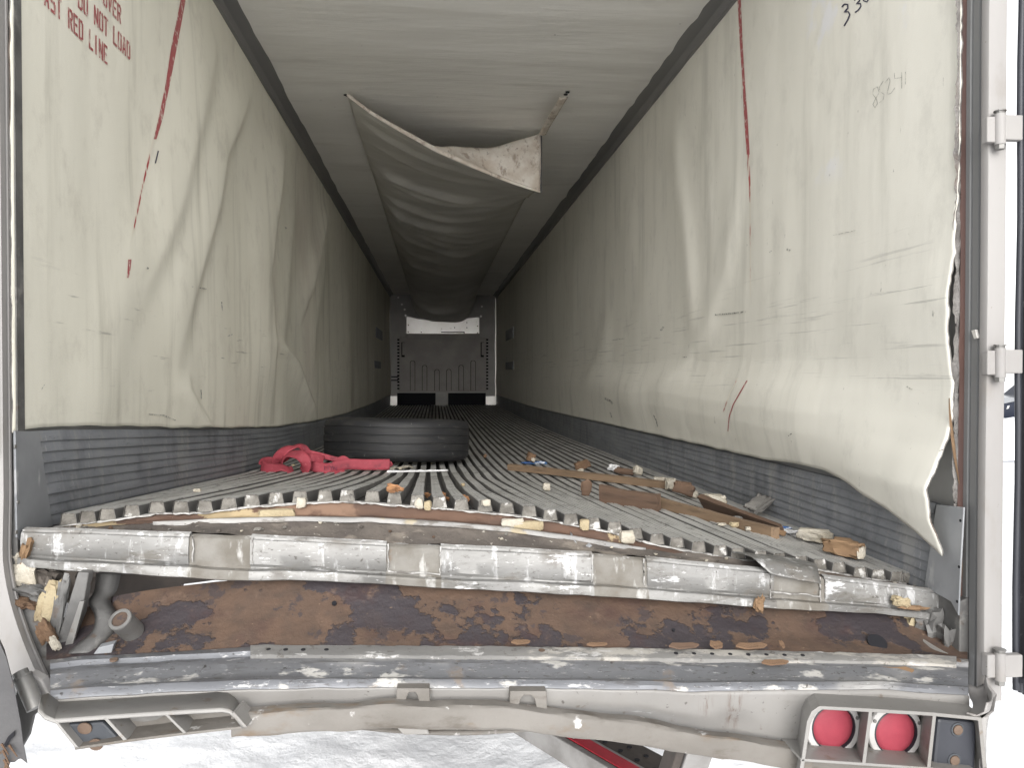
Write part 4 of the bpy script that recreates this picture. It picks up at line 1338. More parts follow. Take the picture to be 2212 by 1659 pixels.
def ring_frame(name, outer, inner, mat):
    P = [at(a, b, Y=YB0) for a, b in outer] + [at(a, b, Y=YB0) for a, b in inner[::-1]]
    return prism(name, P, (.037, YB1 - YB0, -.012), mat, T, .002)


ro = [(1722, 1690), (1731.6, 1638), (1743, 1560), (1753, 1538), (1770, 1526), (1883, 1532), (2014, 1540), (2121, 1551), (2136, 1690)]
ri = [(1732, 1690), (1740, 1638), (1751, 1566), (1760, 1546), (1776, 1534), (1883, 1540), (2014, 1548), (2113, 1558), (2126, 1690)]
fr = ring_frame('light_box', ro, ri, PAINT)
for a, b, c, d in ((1881, 1537, 1866, 1652), (2019, 1545, 2006, 1664)):
    prism('pocket_divider', [at(a - 4, b, Y=YB0), at(a + 4, b, Y=YB0), at(c + 4, d, Y=YB0), at(c - 4, d, Y=YB0)], (.030, YB1 - YB0 - .012, -.016), PAINT, fr, .0015)
prism('pocket_floor', [at(a, b, Y=YB0) for a, b in ((1730, 1640), (2008, 1659), (2112, 1667), (2112, 1673), (2008, 1665), (1730, 1646))], (0, YB1 - YB0 - .002, .0), PAINT, fr, .0015)
prism('box_back', [at(a, b, Y=YB1 - .006) for a, b in ((1745, 1515), (2125, 1535), (2120, 1690), (1735, 1690))], (0, .01, 0), PAINTD, fr)
for k, (px, py) in enumerate(((1797, 1570), (1931, 1581))):
    c = at(px, py, Y=YB1 - .016)
    lamp = ring('tail_light', c, (0, -1, .03), .0530, .0685, .008, BEZ, T, 40)
    n = Vector((0, -1, .03)).normalized()
    a = n.orthogonal().normalized()
    b = n.cross(a)
    Pl = [[c + n * (.010 - .006 * (rr / .053) ** 2 - (0.004 if rr > .050 else 0)) + (a * math.cos(q) + b * math.sin(q)) * rr for q in np.linspace(0, 2 * math.pi, 41)] for rr in (.0005, .012, .024, .038, .048, .0505, .053)]
    grid('lens', Pl, LENS, lamp, 60)
    ring('gasket', c, n, .0510, .0542, .0095, RUBBER, lamp, 40)
    for q in (20, 150, 265):
        u = Vector((math.cos(math.radians(q)), 0, math.sin(math.radians(q))))
        disc('screw', c + u * .0615 + n * .0085, n, .0042, .002, STEEL, lamp, 10)
rb = prism('rubber_bumper', [at(a, b, Y=1.652) for a, b in ((2026, 1553), (2112, 1562), (2106, 1690), (2012, 1690))], (0, .06, 0), RUBBER, T, .008)
for px, py in ((2068, 1577), (2061, 1643)):
    c = at(px, py, Y=1.652)
    ring('bolt_recess', c, (0, -1, 0), .0125, .0165, .002, RUBBERD, rb, 20)
    disc('bolt', c, (0, -1, 0), .0118, .005, BOLT, rb, 14, .002)

# crumpled box on the other side: leaning pockets
lo_ = [(84, 1537), (92, 1512), (104, 1500), (128, 1519), (313, 1508), (476, 1497), (500, 1501), (528, 1536), (527, 1573), (503, 1544), (489, 1538), (408, 1542), (223, 1554), (117, 1562)]
P = [[at(a, b, Y=YB1 - .006) for a, b in ((90, 1502), (104, 1498), (128, 1517), (220, 1512), (313, 1506), (400, 1501), (470, 1495), (492, 1497), (508, 1508), (530, 1540))],
     [at(a, b, Y=YB0 + .006) for a, b in ((84, 1530), (98, 1544), (118, 1554), (223, 1546), (313, 1540), (408, 1534), (480, 1530), (496, 1533), (510, 1543), (529, 1567))],
     [at(a, b, Y=YB0) for a, b in ((84, 1538), (98, 1554), (118, 1562), (223, 1554), (313, 1548), (408, 1542), (480, 1538), (496, 1541), (508, 1550), (526, 1573))]]
bx = solid(grid('light_box', P, PAINT, T, 28), .004, 1)
for (a, b, c, d, w) in ((117, 1561, 164, 1619, 4), (223, 1553, 266, 1601, 5), (356, 1546, 396, 1586, 4), (500, 1541, 527, 1573, 4)):
    prism('pocket_divider', [at(a, b, Y=YB0), at(a + w * 1.6, b - 1, Y=YB0), at(c + w * 1.6, d - 2, Y=YB0), at(c, d, Y=YB0)], (.004, YB1 - YB0 - .03, -.004), PAINT, bx, .0012)
prism('box_back', [at(a, b, Y=YB0 + .055) for a, b in ((125, 1545), (500, 1520), (527, 1572), (394, 1587), (266, 1602), (164, 1621))], (0, .008, 0), PAINTD, bx)
prism('bottom_edge', [at(a, b, Y=YB0 + .004) for a, b in ((160, 1616), (266, 1600), (394, 1584), (527, 1570), (527, 1575), (394, 1590), (266, 1606), (162, 1622))], (0, .05, .004), PAINTD, bx, .0015)
rb = prism('rubber_bumper', [at(a, b, Y=YB0 + .022) for a, b in ((134, 1566), (222, 1560), (260, 1600), (176, 1615))], (0, .03, 0), RUBBERD, T, .005)
for px, py in ((184, 1573), (208, 1608)):
    c = at(px, py, Y=YB0 + .022)
    disc('bolt', c, (0, -1, -.3), .0145, .004, BOLT, rb, 14, .0015)
P = [at(a, b, Y=YB0 + .05) for a, b in ((280, 1551), (300, 1548), (340, 1545), (352, 1548), (338, 1556), (310, 1560), (285, 1558))]
prism('broken_lamp_rim', P, (0, .004, 0), STEEL, bx)
# corner shoe under the sound jamb
cs = ipoly([at(2118, 1490, Y=1.84), at(2122, 1515, Y=1.80), at(2130, 1530, Y=1.74), at(2128, 1548, Y=1.66), at(2118, 1553, Y=1.63)], 12)
P = []
for i, p in enumerate(cs):
    P.append([p + Vector((-.035, 0, .012)), p + Vector((-.01, 0, .004)), p + Vector((.012, 0, .012)), p + Vector((.018, .0, .035))])
solid(grid('corner_shoe', P, JAMB, T, 60), .004)
prism('corner_side', [at(2121, 1551, Y=1.64), at(2138, 1538, Y=1.66), at(2143, 1500, Y=1.84), at(2125, 1480, Y=1.85), at(2120, 1700, Y=1.80), at(2112, 1700, Y=1.64)], (.012, 0, 0), JAMB, T, .002)
# threshold end by the jamb: dirty infill
prism('corner_infill', [at(a, b, Y=1.93) for a, b in ((2074, 1300), (2096, 1290), (2112, 1500), (2092, 1500), (2072, 1430))], (0, .10, 0), BENTM, T, .003)

# bent guard under the bumper
g0, g1 = at(1165, 1562, Z=ZC - 1.42), at(1470, 1740, Z=ZC - 1.42)
d = (g1 - g0).normalized()
nn = Vector((d.y, -d.x, 0))
if nn.y > 0:
    nn = -nn
W = .20
bar = prism('underride_guard', [g0 - d * .6, g1, g1 - nn * W, g0 - d * .6 - nn * W], (0, 0, -.10), GUARD, T, .006)
ft = Vector((0, 0, .0025))
wt = .002
prism('guard_edge', [g0 - d * .6 + nn * .028 + ft, g1 + nn * .028 + ft, g1 - nn * .0 + ft, g0 - d * .6 - nn * .0 + ft], (0, 0, -.09), GUARDW, bar, .004)
prism('reflective_tape', [g0 - d * .6 - nn * .004 + ft * 2, g1 - nn * .004 + ft * 2, g1 - nn * .060 + ft * 2, g0 - d * .6 - nn * .060 + ft * 2], (0, 0, -.004), TAPER, bar)
prism('tape_border', [g0 - d * .6 - nn * .0605 + ft * 2, g1 - nn * .0605 + ft * 2, g1 - nn * .072 + ft * 2, g0 - d * .6 - nn * .072 + ft * 2], (0, 0, -.004), GUARDW, bar)
Lg = (g1 - g0).length
for k in range(int(Lg / .085) + 6):
    for w in (.098, .145):
        c = g0 - d * .4 + d * (k * .085) - nn * w
        disc('guard_hole', c, (0, 0, 1), .0095, .003, BLACKV, bar, 12)
a, b = at(1495, 1600, Y=1.95), at(1440, 1760, Y=2.05)
prism('guard_post', [a, a + Vector((.075, 0, 0)), b + Vector((.075, 0, 0)), b], (0, .06, 0), GUARDW, T, .004)
prism('guard_post_flange', [a + Vector((-.028, .006, 0)), a + Vector((-.003, .006, 0)), b + Vector((-.003, .006, 0)), b + Vector((-.028, .006, 0))], (0, .08, 0), GUARD, T, .004)

# ------------------------------------------------------------------ lumps, planks and litter
import bmesh


def lump(name, c, size, mat, seed, pw=.55, rough=.12, rot=(0, 0, 0), parent=None, sub=3):
    """an irregular broken block: a squared-off ball, chipped by noise; local origin at its base"""
    bm = bmesh.new()
    bmesh.ops.create_icosphere(bm, subdivisions=sub, radius=1)
    for w in bm.verts:
        p = w.co
        q = Vector([math.copysign(abs(a) ** pw, a) for a in p])
        n = float(fbm(p.x * 2 + seed, p.y * 2 + p.z * 1.7, seed, 3)) * rough * 1.6 + float(vnoise(p.x * 7 + seed, p.z * 7 + p.y * 5, seed + 3)) * rough * .5
        w.co = Vector((q.x * size[0], q.y * size[1], q.z * size[2])) * (1 + n)
    me = bpy.data.meshes.new(name)
    bm.to_mesh(me)
    bm.free()
    me.transform(Euler(rot).to_matrix().to_4x4())
    zmin = min(w.co.z for w in me.vertices)
    me.transform(Matrix.Translation((0, 0, -zmin)))
    me.polygons.foreach_set('use_smooth', [True] * len(me.polygons))
    me.set_sharp_from_angle(angle=math.radians(28))
    me.materials.append(mat)
    o = bpy.data.objects.new(name, me)
    C.objects.link(o)
    o.location = c
    if parent:
        o.parent = parent
        if parent is T:
            o.matrix_parent_inverse = Matrix.Translation(-Vector(T.location))
    return o


def plank(name, A, B, w, hh, mat, roll=0., seed=0, parent=None, taper=(1, 1), n=16):
    """a worn stick from A to B; grain runs along its local x"""
    A, B = Vector(A), Vector(B)
    L = (B - A).length
    P = []
    for i in range(n):
        t = i / (n - 1)
        k = lerp(taper[0], taper[1], t)
        row = []
        for j, (a, b) in enumerate(((-.5, -.5), (0, -.52), (.5, -.5), (.52, 0), (.5, .5), (0, .52), (-.5, .5), (-.52, 0))):
            e = .05 * float(fbm(t * 7 + j * 3, seed, seed)) + (R.uniform(-.06, .06) if i in (0, n - 1) else 0)
            row.append((t * L + (R.uniform(-.006, .006) if i in (0, n - 1) else 0), (a * k * (1 + e)) * w, (b * k * (1 + e)) * hh + .004 * math.sin(t * 3 + seed)))
        P.append(row)
    o = outward(grid(name, P, mat, None, 40, True, True))
    x = (B - A).normalized()
    z = Vector((0, 0, 1)) - x * x.z
    z.normalize()
    z = Matrix.Rotation(roll, 3, x) @ z
    y = z.cross(x)
    o.matrix_world = Matrix.Translation(A) @ Matrix((x, y, z)).transposed().to_4x4()
    if parent:
        o.parent = parent
        if parent is T:
            o.matrix_parent_inverse = Matrix.Translation(-Vector(T.location))
    return o


def fl(px, py, up=.034):
    return on_floor(px, py, up)


# long sticks on the floor
o = plank('wood_stick', fl(1100, 1010, .05), fl(1448, 1048, .055), .036, .034, WOOD1, .15, 1)
tag(o, 'longest thin wooden stick with a grey worn end, lying across the floor ribs', 'stick', 'broken wood on the floor')
o = plank('wood_stick', fl(1418, 1086, .05), fl(1676, 1151, .05), .034, .040, WOOD1, -.1, 2)
tag(o, 'tan wooden stick with nail holes running towards the foam chunks', 'stick', 'broken wood on the floor')
o = plank('wood_plank', fl(1296, 1066, .065), fl(1424, 1088, .06), .03, .072, WOOD2, .12, 3)
tag(o, 'short thick rotten brown plank standing on edge between the two sticks', 'plank', 'broken wood on the floor')
o = plank('wood_plank', fl(1518, 1082, .075), fl(1690, 1144, .055), .024, .062, WOOD2, .55, 4, None, (1.0, .5))
tag(o, 'dark brown plank tapering to a split tan tip by the scuff plate', 'plank', 'broken wood on the floor')
p = fl(1640, 1108, .05)
qc = [at(1639, 1066, Y=p.y + .07), at(1679, 1076, Y=p.y + .06), at(1648, 1105, Y=p.y - .02), at(1610, 1090, Y=p.y - .01)]
P = []
for i in range(15):
    row = []
    for j in range(8):
        a_ = qc[0].lerp(qc[1], i / 14).lerp(qc[3].lerp(qc[2], i / 14), j / 7)
        row.append(a_ + Vector((0, 0, .0035 * float(vnoise(i * 1.1, j * .25, 3)) + .002 * R.uniform(-1, 1) + (.006 * R.uniform(-1, 1) if j in (0, 7) else 0))))
    P.append(row)
o = recenter(solid(grid('wood_block', P, WOOD3, None, 30), .018, -1))
tag(o, 'grey weathered slab of splintered wood leaning on the scuff plate', 'wood block', 'broken wood on the floor')
o = plank('wood_splinter', at(1628, 1110, Y=p.y - .03), at(1676, 1078, Y=p.y + .03), .012, .012, WOOD3, -.3, 6, None, (1, .6), 8)
tag(o, 'narrow grey splinter along the edge of the weathered slab', 'splinter', 'broken wood on the floor')


def litter(name, px, py, size, mat, seed, label, cat, rot=(0, 0, 0), pw=.55, rough=.14, up=.033, group='broken bits on the floor', extra=None):
    p = fl(px, py, up)
    o = lump(name, p, size, mat, seed, pw, rough, rot)
    if extra:
        em, es, eo, esd = extra
        lump('broken_face', Vector(eo) + Vector((0, 0, 0)), es, em, esd, .6, .18, rot, o, 2)
    return tag(o, label, cat, group)


litter('foam_chunk', 1757, 1172, (.055, .032, .022), FOAMW, 3, 'dirty cream foam chunk lying end to end with the brown chunk', 'foam', (0, .05, -.75))
litter('foam_chunk', 1821, 1203, (.062, .032, .026), WOOD4, 5, 'orange-brown chunk with a pale broken end nearest the open door frame', 'foam', (0, .05, -.65), extra=(FOAMW, (.012, .028, .022), (.042, -.036, .002), 4))
litter('foam_chunk', 1545, 1103, (.05, .035, .03), FOAMW, 7, 'ragged cream foam lump behind the tan stick with nail holes', 'foam', (0, .1, -.4), extra=(FOAM, (.02, .016, .012), (.025, -.025, .018), 6))
litter('foam_chunk', 1663, 1157, (.020, .014, .013), FOAMW, 9, 'small cream foam lump at the near end of the tan stick', 'foam', (0, .1, .3))
litter('foam_chunk', 1587, 1140, (.016, .010, .009), FOAM, 10, 'small yellow foam crumb in front of the tan stick', 'foam')
litter('foam_chunk', 1558, 1136, (.014, .009, .005), FOAMW, 11, 'flat pale foam crumb beside the yellow crumb, on its far side', 'foam')
litter('foam_chunk', 1622, 1147, (.020, .010, .007), FOAMW, 12, 'flat pale foam crumb beside the yellow crumb, on its near side', 'foam')
litter('foam_chunk', 1505, 1114, (.026, .008, .006), FOAMW, 13, 'thin pale foam shaving along the middle of the tan stick', 'foam', (0, 0, -.6))
litter('foam_chunk', 1545, 1124, (.035, .006, .008), FOAMW, 14, 'curled pale shaving in front of the ragged foam lump', 'foam', (0, 0, -.6))
litter('foam_chunk', 1594, 1128, (.018, .008, .010), WOOD3, 15, 'grey crumb stuck against the side of the tan stick', 'foam', (0, 0, -.6))
litter('foam_chunk', 1478, 1075, (.055, .03, .032), WOOD2, 16, 'brown lump with a pale broken tip beyond the short thick plank', 'foam', (0, .2, -.45), extra=(FOAMW, (.014, .018, .016), (.045, -.028, .0), 5))
litter('foam_chunk', 1448, 1060, (.024, .03, .03), FOAMW, 17, 'cream block at the grey end of the longest stick', 'foam', (0, 0, .2))
litter('foam_chunk', 1424, 1040, (.034, .016, .012), FOAMW, 18, 'flat pale block just behind the longest stick near its grey end', 'foam', (0, 0, -.2))
litter('foam_chunk', 1377, 1027, (.024, .02, .026), FOAMW, 19, 'pale tooth-shaped foam lump standing behind the longest stick', 'foam', (0, .3, .3))
litter('wood_chip', 1350, 1026, (.06, .02, .018), WOOD2, 20, 'dark brown strip between the crumpled white plastic and the pale lump', 'wood chip', (0, .15, -.35))
litter('plastic_scrap', 1327, 1021, (.035, .024, .022), PLASTW, 21, 'crumpled white plastic scrap behind the longest stick', 'plastic', (0, 0, -.2), .9, .3)
litter('foam_chunk', 1256, 1018, (.05, .028, .03), FOAMB, 22, 'rust-stained foam piece behind the middle of the longest stick', 'foam', (0, -.2, .2), extra=(FOAMW, (.022, .012, .010), (-.01, -.025, .0), 5))
litter('foam_chunk', 1147, 1000, (.032, .022, .030), FOAMB, 23, 'orange-brown foam lump sitting on the blue plastic scrap', 'foam', (0, .3, .2), up=.05, extra=(FOAMW, (.016, .008, .014), (.014, -.016, .006), 5))
litter('plastic_scrap', 1155, 1003, (.085, .022, .010), PLASTB, 24, 'torn blue printed plastic scrap at the far end of the longest stick', 'plastic', (0, 0, -.1), .9, .3)
litter('plastic_scrap', 1693, 1145, (.030, .012, .006), PLASTB, 25, 'bright blue plastic scrap at the tip of the dark brown plank', 'plastic', (0, 0, -.5), .9, .2)
litter('plastic_scrap', 1705, 1153, (.034, .014, .006), PLASTW, 26, 'white plastic scrap between the blue scrap and the cream chunk', 'plastic', (0, 0, -.6), .9, .25)
litter('wood_chip', 1267, 1072, (.024, .008, .036), WOOD2, 27, 'pointed brown wood chip standing on edge by the rotten plank', 'wood chip', (.1, .15, 0), .8)
litter('foam_chunk', 1180, 1061, (.016, .014, .016), FOAMW, 28, 'small white chip alone on the bare ribs', 'foam')
litter('wood_chip', 1686, 1160, (.02, .008, .01), WOOD4, 29, 'small reddish chip beside the tan stick end', 'wood chip', (0, .3, .4))
litter('foam_chunk', 426, 1064, (.012, .010, .006), FOAMW, 30, 'tiny white crumb on the ribs by the streaked scuff plate', 'foam')
litter('foam_chunk', 1000, 1051, (.008, .012, .006), FOAM, 31, 'tiny pale yellow crumb on a rib in front of the tyre', 'foam')
litter('wood_chip', 1137, 995, (.012, .007, .012), FOAMB, 32, 'tiny brown sliver between the tyre and the longest stick', 'wood chip', (0, .4, 0)) if False else None
litter('wood_chip', 1048, 990, (.012, .006, .014), FOAMB, 33, 'tiny brown sliver on the ribs just right of the tyre', 'wood chip', (0, .5, .3))
litter('wood_chip', 850, 1065, (.020, .014, .010), LEAF, 34, 'curled brown leaf caught on a rib below the red strap', 'leaf', (0, .2, 0), .8, .3)
k = 0
for px, py, lab in ((921, 1078, 'brown leaf in the channel below the white strip'), (957, 1075, 'dark crumbled leaf in the middle channel'), (966, 1082, 'dark leaf scrap nearest the ribs\' middle end'),
                    (1004, 1086, 'orange leaf scrap by the middle rib end'), (1000, 1076, 'brown leaf flake behind the orange scrap'), (1040, 1078, 'reddish leaf scrap in the next channel over')):
    litter('dry_leaf', px, py, (.013, .010, .005), LEAF, 40 + k, lab, 'leaf', (R.uniform(-.5, .5), R.uniform(-.5, .5), R.uniform(0, 3)), .9, .35, .004, 'dry leaves in the floor channels')
    k += 1
# thin white strip and scrap in front of the tyre
a, b = fl(836, 1021, .04), fl(968, 1018, .04)
P = []
for i in range(20):
    p = a.lerp(b, i / 19)
    P.append([p + Vector((0, -.008, 0)), p + Vector((0, 0, .008 + .003 * float(vnoise(i * .7, 1, 2)))), p + Vector((0, .010, .001))])
tag(recenter(solid(grid('white_strip', P, PLASTW, None, 60), .002)), 'long thin white strip lying across the ribs in front of the tyre', 'strip')
p = fl(868, 1013, .036)
P = [[p + Vector((i * .018 - .08, j * .02 - .03, .006 + .012 * float(fbm(i * .7, j * .8, 3)))) for j in range(5)] for i in range(9)]
tag(recenter(solid(grid('paper_scrap', P, FOAMW, None, 60), .001)), 'dirty crumpled paper scrap behind the white strip', 'paper')

# foam showing in broken rib ends (belongs to the floor)
for px, py, s, m in ((651, 1090, (.013, .008, .014), FOAMW), (1050, 1086, (.012, .009, .010), FOAMW), (1263, 1140, (.014, .008, .016), FOAM), (1354, 1166, (.022, .014, .017), FOAMW), (1340, 1178, (.016, .01, .008), FOAMW), (905, 1092, (.012, .006, .014), FOAMW), (924, 1096, (.010, .006, .013), FOAM)):
    c = at(px, py + 8, Y=YR - .010)
    o = lump('foam_plug', c, s, m, int(px), .5, .12, (0, 0, R.uniform(-.2, .2)), T, 2)
# pale blocks let into the plywood edge, dirty crumbs on the shelf
for px, py, w in ((600, 1118, 40), (1108, 1138, 26), (1140, 1143, 34)):
    c = at(px, py + 4, Y=YR - .012)
    lump('foam_plug', c, (w / F * 2.1, .010, .014), FOAM if w != 26 else FOAMW, int(px), .4, .08, (0, 0, 0), T, 2)
for k in range(36):
    px = R.uniform(120, 1980)
    a, b = at(px, pl(px, SHELF_BK), Y=YS_B), at(px, pl(px, SILL_TOP) - 1, Y=YS_F)
    p = a.lerp(b, R.uniform(.1, .8))
    s = R.uniform(.003, .007)
    lump('crumb', p + Vector((0, 0, -.004)), (s * R.uniform(.8, 2), s, s * .7), R.choice([SHELF, FOAMW, CRUST, WOOD2]), k, .8, .3, (0, 0, R.uniform(0, 3)), T, 1)
# bent lip of deck sheet hanging at a rib end
lp = [at(1233, 1160, Y=2.13), at(1247, 1178, Y=2.11), at(1258, 1190, Y=2.10), at(1272, 1184, Y=2.10), at(1284, 1180, Y=2.12)]
P = [[p + Vector((0, -.008, 0)), p + Vector((0, .004, .006)), p + Vector((0, .02, .012))] for p in ipoly(lp, 10)]
solid(grid('bent_deck_lip', P, PLATE, T, 60), .002)
# splinters and foam left on and under the sill
for px, py, s, m, nm, lab in ((1640, 1318, (.012, .008, .020), WOOD4, 'wood_chip', 'frayed tan splinter hanging below the broken sill'), (1945, 1305, (.020, .010, .012), FOAM, 'foam_chunk', 'yellow foam smear stuck on the sill near the door hinge'), (1968, 1313, (.034, .008, .006), WOOD4, 'wood_chip', 'thin tan splinter beside the yellow foam smear')):
    c = at(px, py + 8, Y=1.99)
    o = lump(nm, c, s, m, int(px), .7, .3, (0, .1, 0))
    tag(o, lab, 'foam' if m is FOAM else 'wood chip')

# ---- wreckage in the torn corner
def cor(px, py, Y):
    return at(px, py, Y=Y)


prism('corner_post_strip', [cor(a, b, 1.97) for a, b in ((168, 1236), (192, 1238), (176, 1330), (140, 1415), (116, 1408), (140, 1330))], (.0, .03, .0), BENTM, T, .003)
prism('corner_post_strip', [cor(a, b, 1.955) for a, b in ((172, 1300), (182, 1300), (150, 1420), (132, 1418))], (.0, .01, .0), STEEL, T, .001)
sp = ipoly([cor(232, 1238, 2.08), cor(226, 1275, 2.06), cor(212, 1300, 2.03), cor(226, 1330, 1.99), cor(222, 1362, 1.96), cor(196, 1390, 1.93), cor(172, 1414, 1.91)], 22)
P = []
for i, p in enumerate(sp):
    t = i / 21
    w = .030 - .008 * math.sin(math.pi * t) + .006 * t
    P.append([p + Vector((-w, .01, -.004)), p + Vector((-w * .3, -.008, .004)), p + Vector((w * .4, -.006, .004)), p + Vector((w * .95, .012, -.002))])
solid(grid('twisted_sheet', P, BENTM, T, 70), .003)
prism('small_bracket', [cor(a, b, 1.895) for a, b in ((212, 1400), (246, 1392), (240, 1414), (200, 1416))], (0, .02, .004), PLATE, T, .002)
for px, py, Y, s, m, rt in ((108, 1330, 1.99, (.022, .012, .052), FOAM, (0, .15, 0)), (128, 1335, 1.98, (.014, .008, .065), BENTM, (0, .2, 0)), (62, 1250, 2.03, (.035, .03, .03), FOAMW, (0, .2, 0)), (75, 1285, 2.0, (.040, .02, .012), BENTM, (0, .3, 0)), (50, 1310, 1.99, (.028, .02, .010), FOAMB, (0, .4, 0)),
                            (100, 1370, 1.96, (.016, .012, .03), FOAMB, (0, -.4, 0)), (92, 1262, 2.06, (.05, .04, .04), SHELF, (0, 0, 0)), (140, 1268, 2.10, (.05, .04, .05), SHELF, (0, 0, 0)), (118, 1392, 1.93, (.008, .008, .018), FOAMW, (0, -.4, 0)), (58, 1205, 2.02, (.012, .02, .035), WOOD4, (0, .3, 0)), (36, 1222, 2.03, (.014, .02, .03), FOAMW, (0, .2, 0)),
                            (84, 1226, 2.06, (.030, .02, .03), FOAMB, (0, .3, 0)), (190, 1260, 2.25, (.06, .05, .06), SHELF, (0, 0, 0))):
    c = cor(px, py, Y)
    o = lump('torn_insulation', c - Vector((0, 0, s[2])), s, m, int(px + py), .7, .28, rt, T)
# same corner on the other side, smaller
for px, py, Y, s, m, rt in ((1960, 1345, 2.05, (.03, .03, .035), FOAM, (0, 0, 0)), (2010, 1370, 2.02, (.035, .03, .05), BENTM, (0, -.2, 0)), (2050, 1400, 1.98, (.03, .03, .06), BENTM, (0, -.2, 0))):
    lump('torn_insulation', cor(px, py, Y) - Vector((0, 0, s[2])), s, m, int(px), .7, .28, rt, T)
a, b = cor(1890, 1330, 2.10), cor(2045, 1418, 1.91)
plank('edge_batten', a, b, .018, .014, WOOD3, .2, 8, T)
# dark floor underside hanging behind the sill
P = []
for x in np.linspace(-1.04, 1.42, 60):
    P.append([(x, y, float(fb(x, max(y, YR))) - .085 - .02 * (y - 2.1)) for y in (2.06, 2.3, 2.7, 3.4, 6, YF)])
grid('floor_underside', P, GUARD, T, 60)
prism('added_dark_plate', [at(a, b, Y=2.30) for a, b in ((150, 1200), (560, 1200), (560, 1264), (505, 1251), (470, 1253), (392, 1263), (380, 1300), (150, 1345))], (0, .03, 0), GUARD, T)  # added plate, shaped to darken the gap and leave a bright sliver

# ------------------------------------------------------------------ the tyre lying on its side
tp = on_floor(852, 985, .034)
tc = Vector((-.275, 5.48, 0))
dzdy = (float(fb(tc.x, 6.1)) - float(fb(tc.x, 5.1))) / 1.0
dzdx = (float(fb(.3, 5.6)) - float(fb(-.6, 5.6))) / .9
tc.z = float(fb(tc.x, tc.y)) + .044
ty = empty('truck_tyre', tc)
tag(ty, 'worn black truck tyre lying flat on the ribbed floor', 'tyre')
ty.rotation_euler = (math.atan(dzdy) - .035, -math.atan(dzdx), 0)
NTH = 96
prof_t = [(.470, .004), (.497, .018), (.506, .035), (.509, .055), (.509, .062), (.505, .064), (.505, .070), (.510, .072), (.511, .112), (.506, .114), (.506, .120), (.512, .124), (.512, .166), (.507, .168), (.507, .174), (.511, .178), (.511, .216), (.505, .218), (.505, .224), (.509, .227), (.508, .240), (.500, .262), (.482, .276), (.462, .282)]
P = [[(r * (1 + .004 * math.sin(3 * q)) * math.cos(q), r * math.sin(q), z + .002 * math.sin(5 * q)) for q in np.linspace(0, 2 * math.pi, NTH, endpoint=False)] for r, z in prof_t]
o = outward(grid('tread', P, TYRE, None, 40, True))
o.parent = ty
for flip in (0, 1):
    pr = [(.470, .004), (.44, -.002), (.40, .000), (.35, .012), (.31, .024), (.288, .032), (.285, .055)] if not flip else [(.462, .282), (.43, .287), (.385, .284), (.345, .272), (.31, .258), (.288, .250), (.285, .225)]
    P = [[(r * math.cos(q), r * math.sin(q), z + .001 * math.sin(40 * q) * (r < .43)) for q in np.linspace(0, 2 * math.pi, NTH, endpoint=False)] for r, z in pr]
    o = outward(grid('sidewall', P, TYRE, None, 60, True))
    o.parent = ty
P = [[(r * math.cos(q), r * math.sin(q), z) for q in np.linspace(0, 2 * math.pi, NTH, endpoint=False)] for r, z in ((.285, .055), (.40, .04), (.47, .08), (.475, .14), (.47, .20), (.40, .245), (.285, .225))]
o = grid('inner_liner', P, TYRE, None, 60, True)
o.parent = ty

# ------------------------------------------------------------------ tangled red strap
sc = lambda x, y, Y: at(515.2 + x * .2523, 901.6 + y * .2523, Y=Y)
sr = on_floor(640, 1010, .034)
YSP = on_floor(700, 1019, .034).y
strap = empty('ratchet_strap', (sr.x, YSP, float(fb(sr.x, YSP)) + .034))
tag(strap, 'tangled red webbing strap heaped on the ribs beside the tyre', 'strap')


def ribbon(name, pts, w, n=40, face=(0, -1, .35), twist=None):
    q = ipoly([sc(a, b, YSP + dy) for a, b, dy in pts], n)
    P = []
    f = Vector(face).normalized()
    for i, p in enumerate(q):
        t = (q[min(i + 1, n - 1)] - q[max(i - 1, 0)]).normalized()
        ff = f
        if twist:
            ff = Matrix.Rotation(np.interp(i / (n - 1), [a for a, _ in twist], [b for _, b in twist]), 3, t) @ f
        d = t.cross(ff)
        d.normalize()
        P.append([p - d * w * .5, p - d * w * .25 + ff * .001, p + d * w * .25 + ff * .001, p + d * w * .5])
    o = solid(grid(name, P, STRAP, None, 60), .0035, 0)
    return adopt(o, strap)


ribbon('webbing', [(590, 405, .04), (640, 418, .0), (700, 430, -.01), (790, 438, -.015), (850, 415, .0), (950, 402, .01), (1100, 406, .01), (1200, 405, .01), (1294, 404, .01)], .060, 70, (0, -1, .15), twist=[(0, .3), (.3, -.35), (.42, .1), (1, 0)])
ribbon('webbing', [(1294, 404, .01), (1299, 402, .03), (1288, 398, .05), (1150, 400, .06), (950, 385, .07), (800, 352, .08), (700, 325, .08), (600, 300, .07), (545, 262, .06)], .030, 50, (0, -1, .1))
ribbon('webbing', [(330, 395, .02), (340, 345, .0), (385, 292, -.01), (450, 258, .0), (515, 252, .03), (560, 280, .05), (590, 330, .07)], .056, 40, (0, -1, .5), [(0, .9), (.35, -.3), (.6, -.9), (1, .5)])
ribbon('webbing', [(200, 412, -.01), (212, 378, .04), (270, 368, .09), (340, 380, .10), (400, 350, .06), (420, 318, .05)], .038, 40, (0, -1, .3), [(0, .8), (.5, -.2), (1, .6)])
ribbon('webbing', [(198, 405, -.01), (225, 432, -.05), (300, 436, -.07), (370, 430, -.07), (430, 452, -.06), (470, 455, -.03)], .056, 40, (0, -1, .7), [(0, 1.0), (.35, .1), (.7, -.6), (1, .3)])
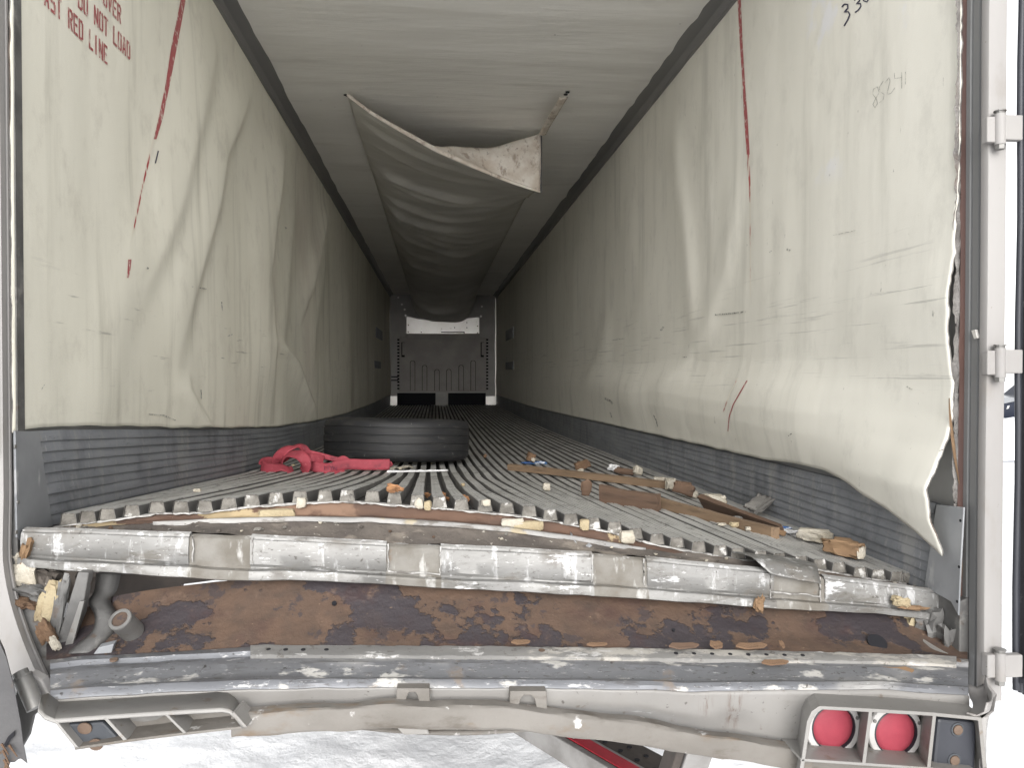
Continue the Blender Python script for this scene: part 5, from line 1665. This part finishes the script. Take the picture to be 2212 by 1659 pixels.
ribbon('webbing', [(360, 395, .0), (385, 340, -.02), (440, 312, -.04), (520, 322, -.08), (572, 372, -.09), (572, 430, -.08), (545, 468, -.05)], .060, 44, (0, -1, .15), [(0, -1.0), (.35, -.9), (.7, .1), (1, .3)])
ribbon('webbing', [(570, 350, .03), (620, 345, .0), (680, 350, .02), (728, 368, .05)], .050, 24, (0, -1, .4))
ribbon('webbing', [(770, 505, -.06), (830, 475, -.03), (910, 462, -.01)], .055, 16, (0, -.6, 1))
ribbon('webbing', [(850, 372, .09), (895, 348, .10), (940, 372, .10)], .026, 16, (0, -1, .2))
for pts in ([(738, 450), (738, 415), (752, 432), (766, 416), (768, 450)], [(782, 418), (794, 434), (806, 420)], [(794, 434), (792, 455)], [(815, 452), (815, 424), (840, 452), (842, 424)]):
    q = [sc(a, b, YSP - .026) for a, b in pts]
    adopt(tube('printed_letter', q, .0016, INK, None, 5), strap)
p = sc(470, 418, YSP - .03)
adopt(lump('yellow_label', (p.x, p.y, p.z), (.010, .003, .005), FOAM, 4, .8, .1), strap).matrix_parent_inverse = Matrix.Translation(-Vector(strap.location))

# ------------------------------------------------------------------ outside: a parked car beyond a ploughed bank
cy = 20.0
cx = at(2150, 860, Y=cy).x + .05
car = empty('parked_car', (cx + 2.2, cy, 0))
tag(car, 'dark parked car half hidden behind the open door, beyond the snow', 'car')
pr = [(0, .45), (-.02, .85), (.10, 1.12), (1.0, 1.30), (1.55, 1.36), (2.1, 1.78), (3.6, 1.84), (4.3, 1.35), (4.45, .95), (4.4, .42)]
body = adopt(prism('body', [(cx + a, cy, b) for a, b in pr], (0, 1.8, 0), CARP, None, .06), car)
for q in ([(1.62, 1.38), (2.12, 1.72), (2.75, 1.76), (2.75, 1.38)], [(2.83, 1.38), (2.83, 1.76), (3.52, 1.78), (4.0, 1.38)]):
    adopt(prism('side_window', [(cx + a, cy - .006, b) for a, b in q], (0, .01, 0), CARG), car)
for a in (.85, 3.55):
    w = adopt(disc('wheel', (cx + a, cy + .2, .36), (0, -1, 0), .36, .24, TYRE2, None, 24, .03), car)
adopt(prism('headlight', [(cx - .03, cy + .05, .86), (cx + .35, cy - .01, 1.02), (cx + .38, cy - .01, 1.10), (cx + .02, cy + .05, 1.04)], (0, .2, 0), BEZ), car)
P = []
for i, x in enumerate(np.linspace(cx - 3, cx + 9, 40)):
    P.append([(x, cy - 3.2 + y * 2.6, max(-.1, (.98 + .10 * float(fbm(x * .9, y, 3))) * math.sin(math.pi * y) ** .8) - .06) for y in np.linspace(0, 1, 16)])
bank = grid('snow_bank', P, SNOW, None, 180)
bank['kind'] = 'structure'
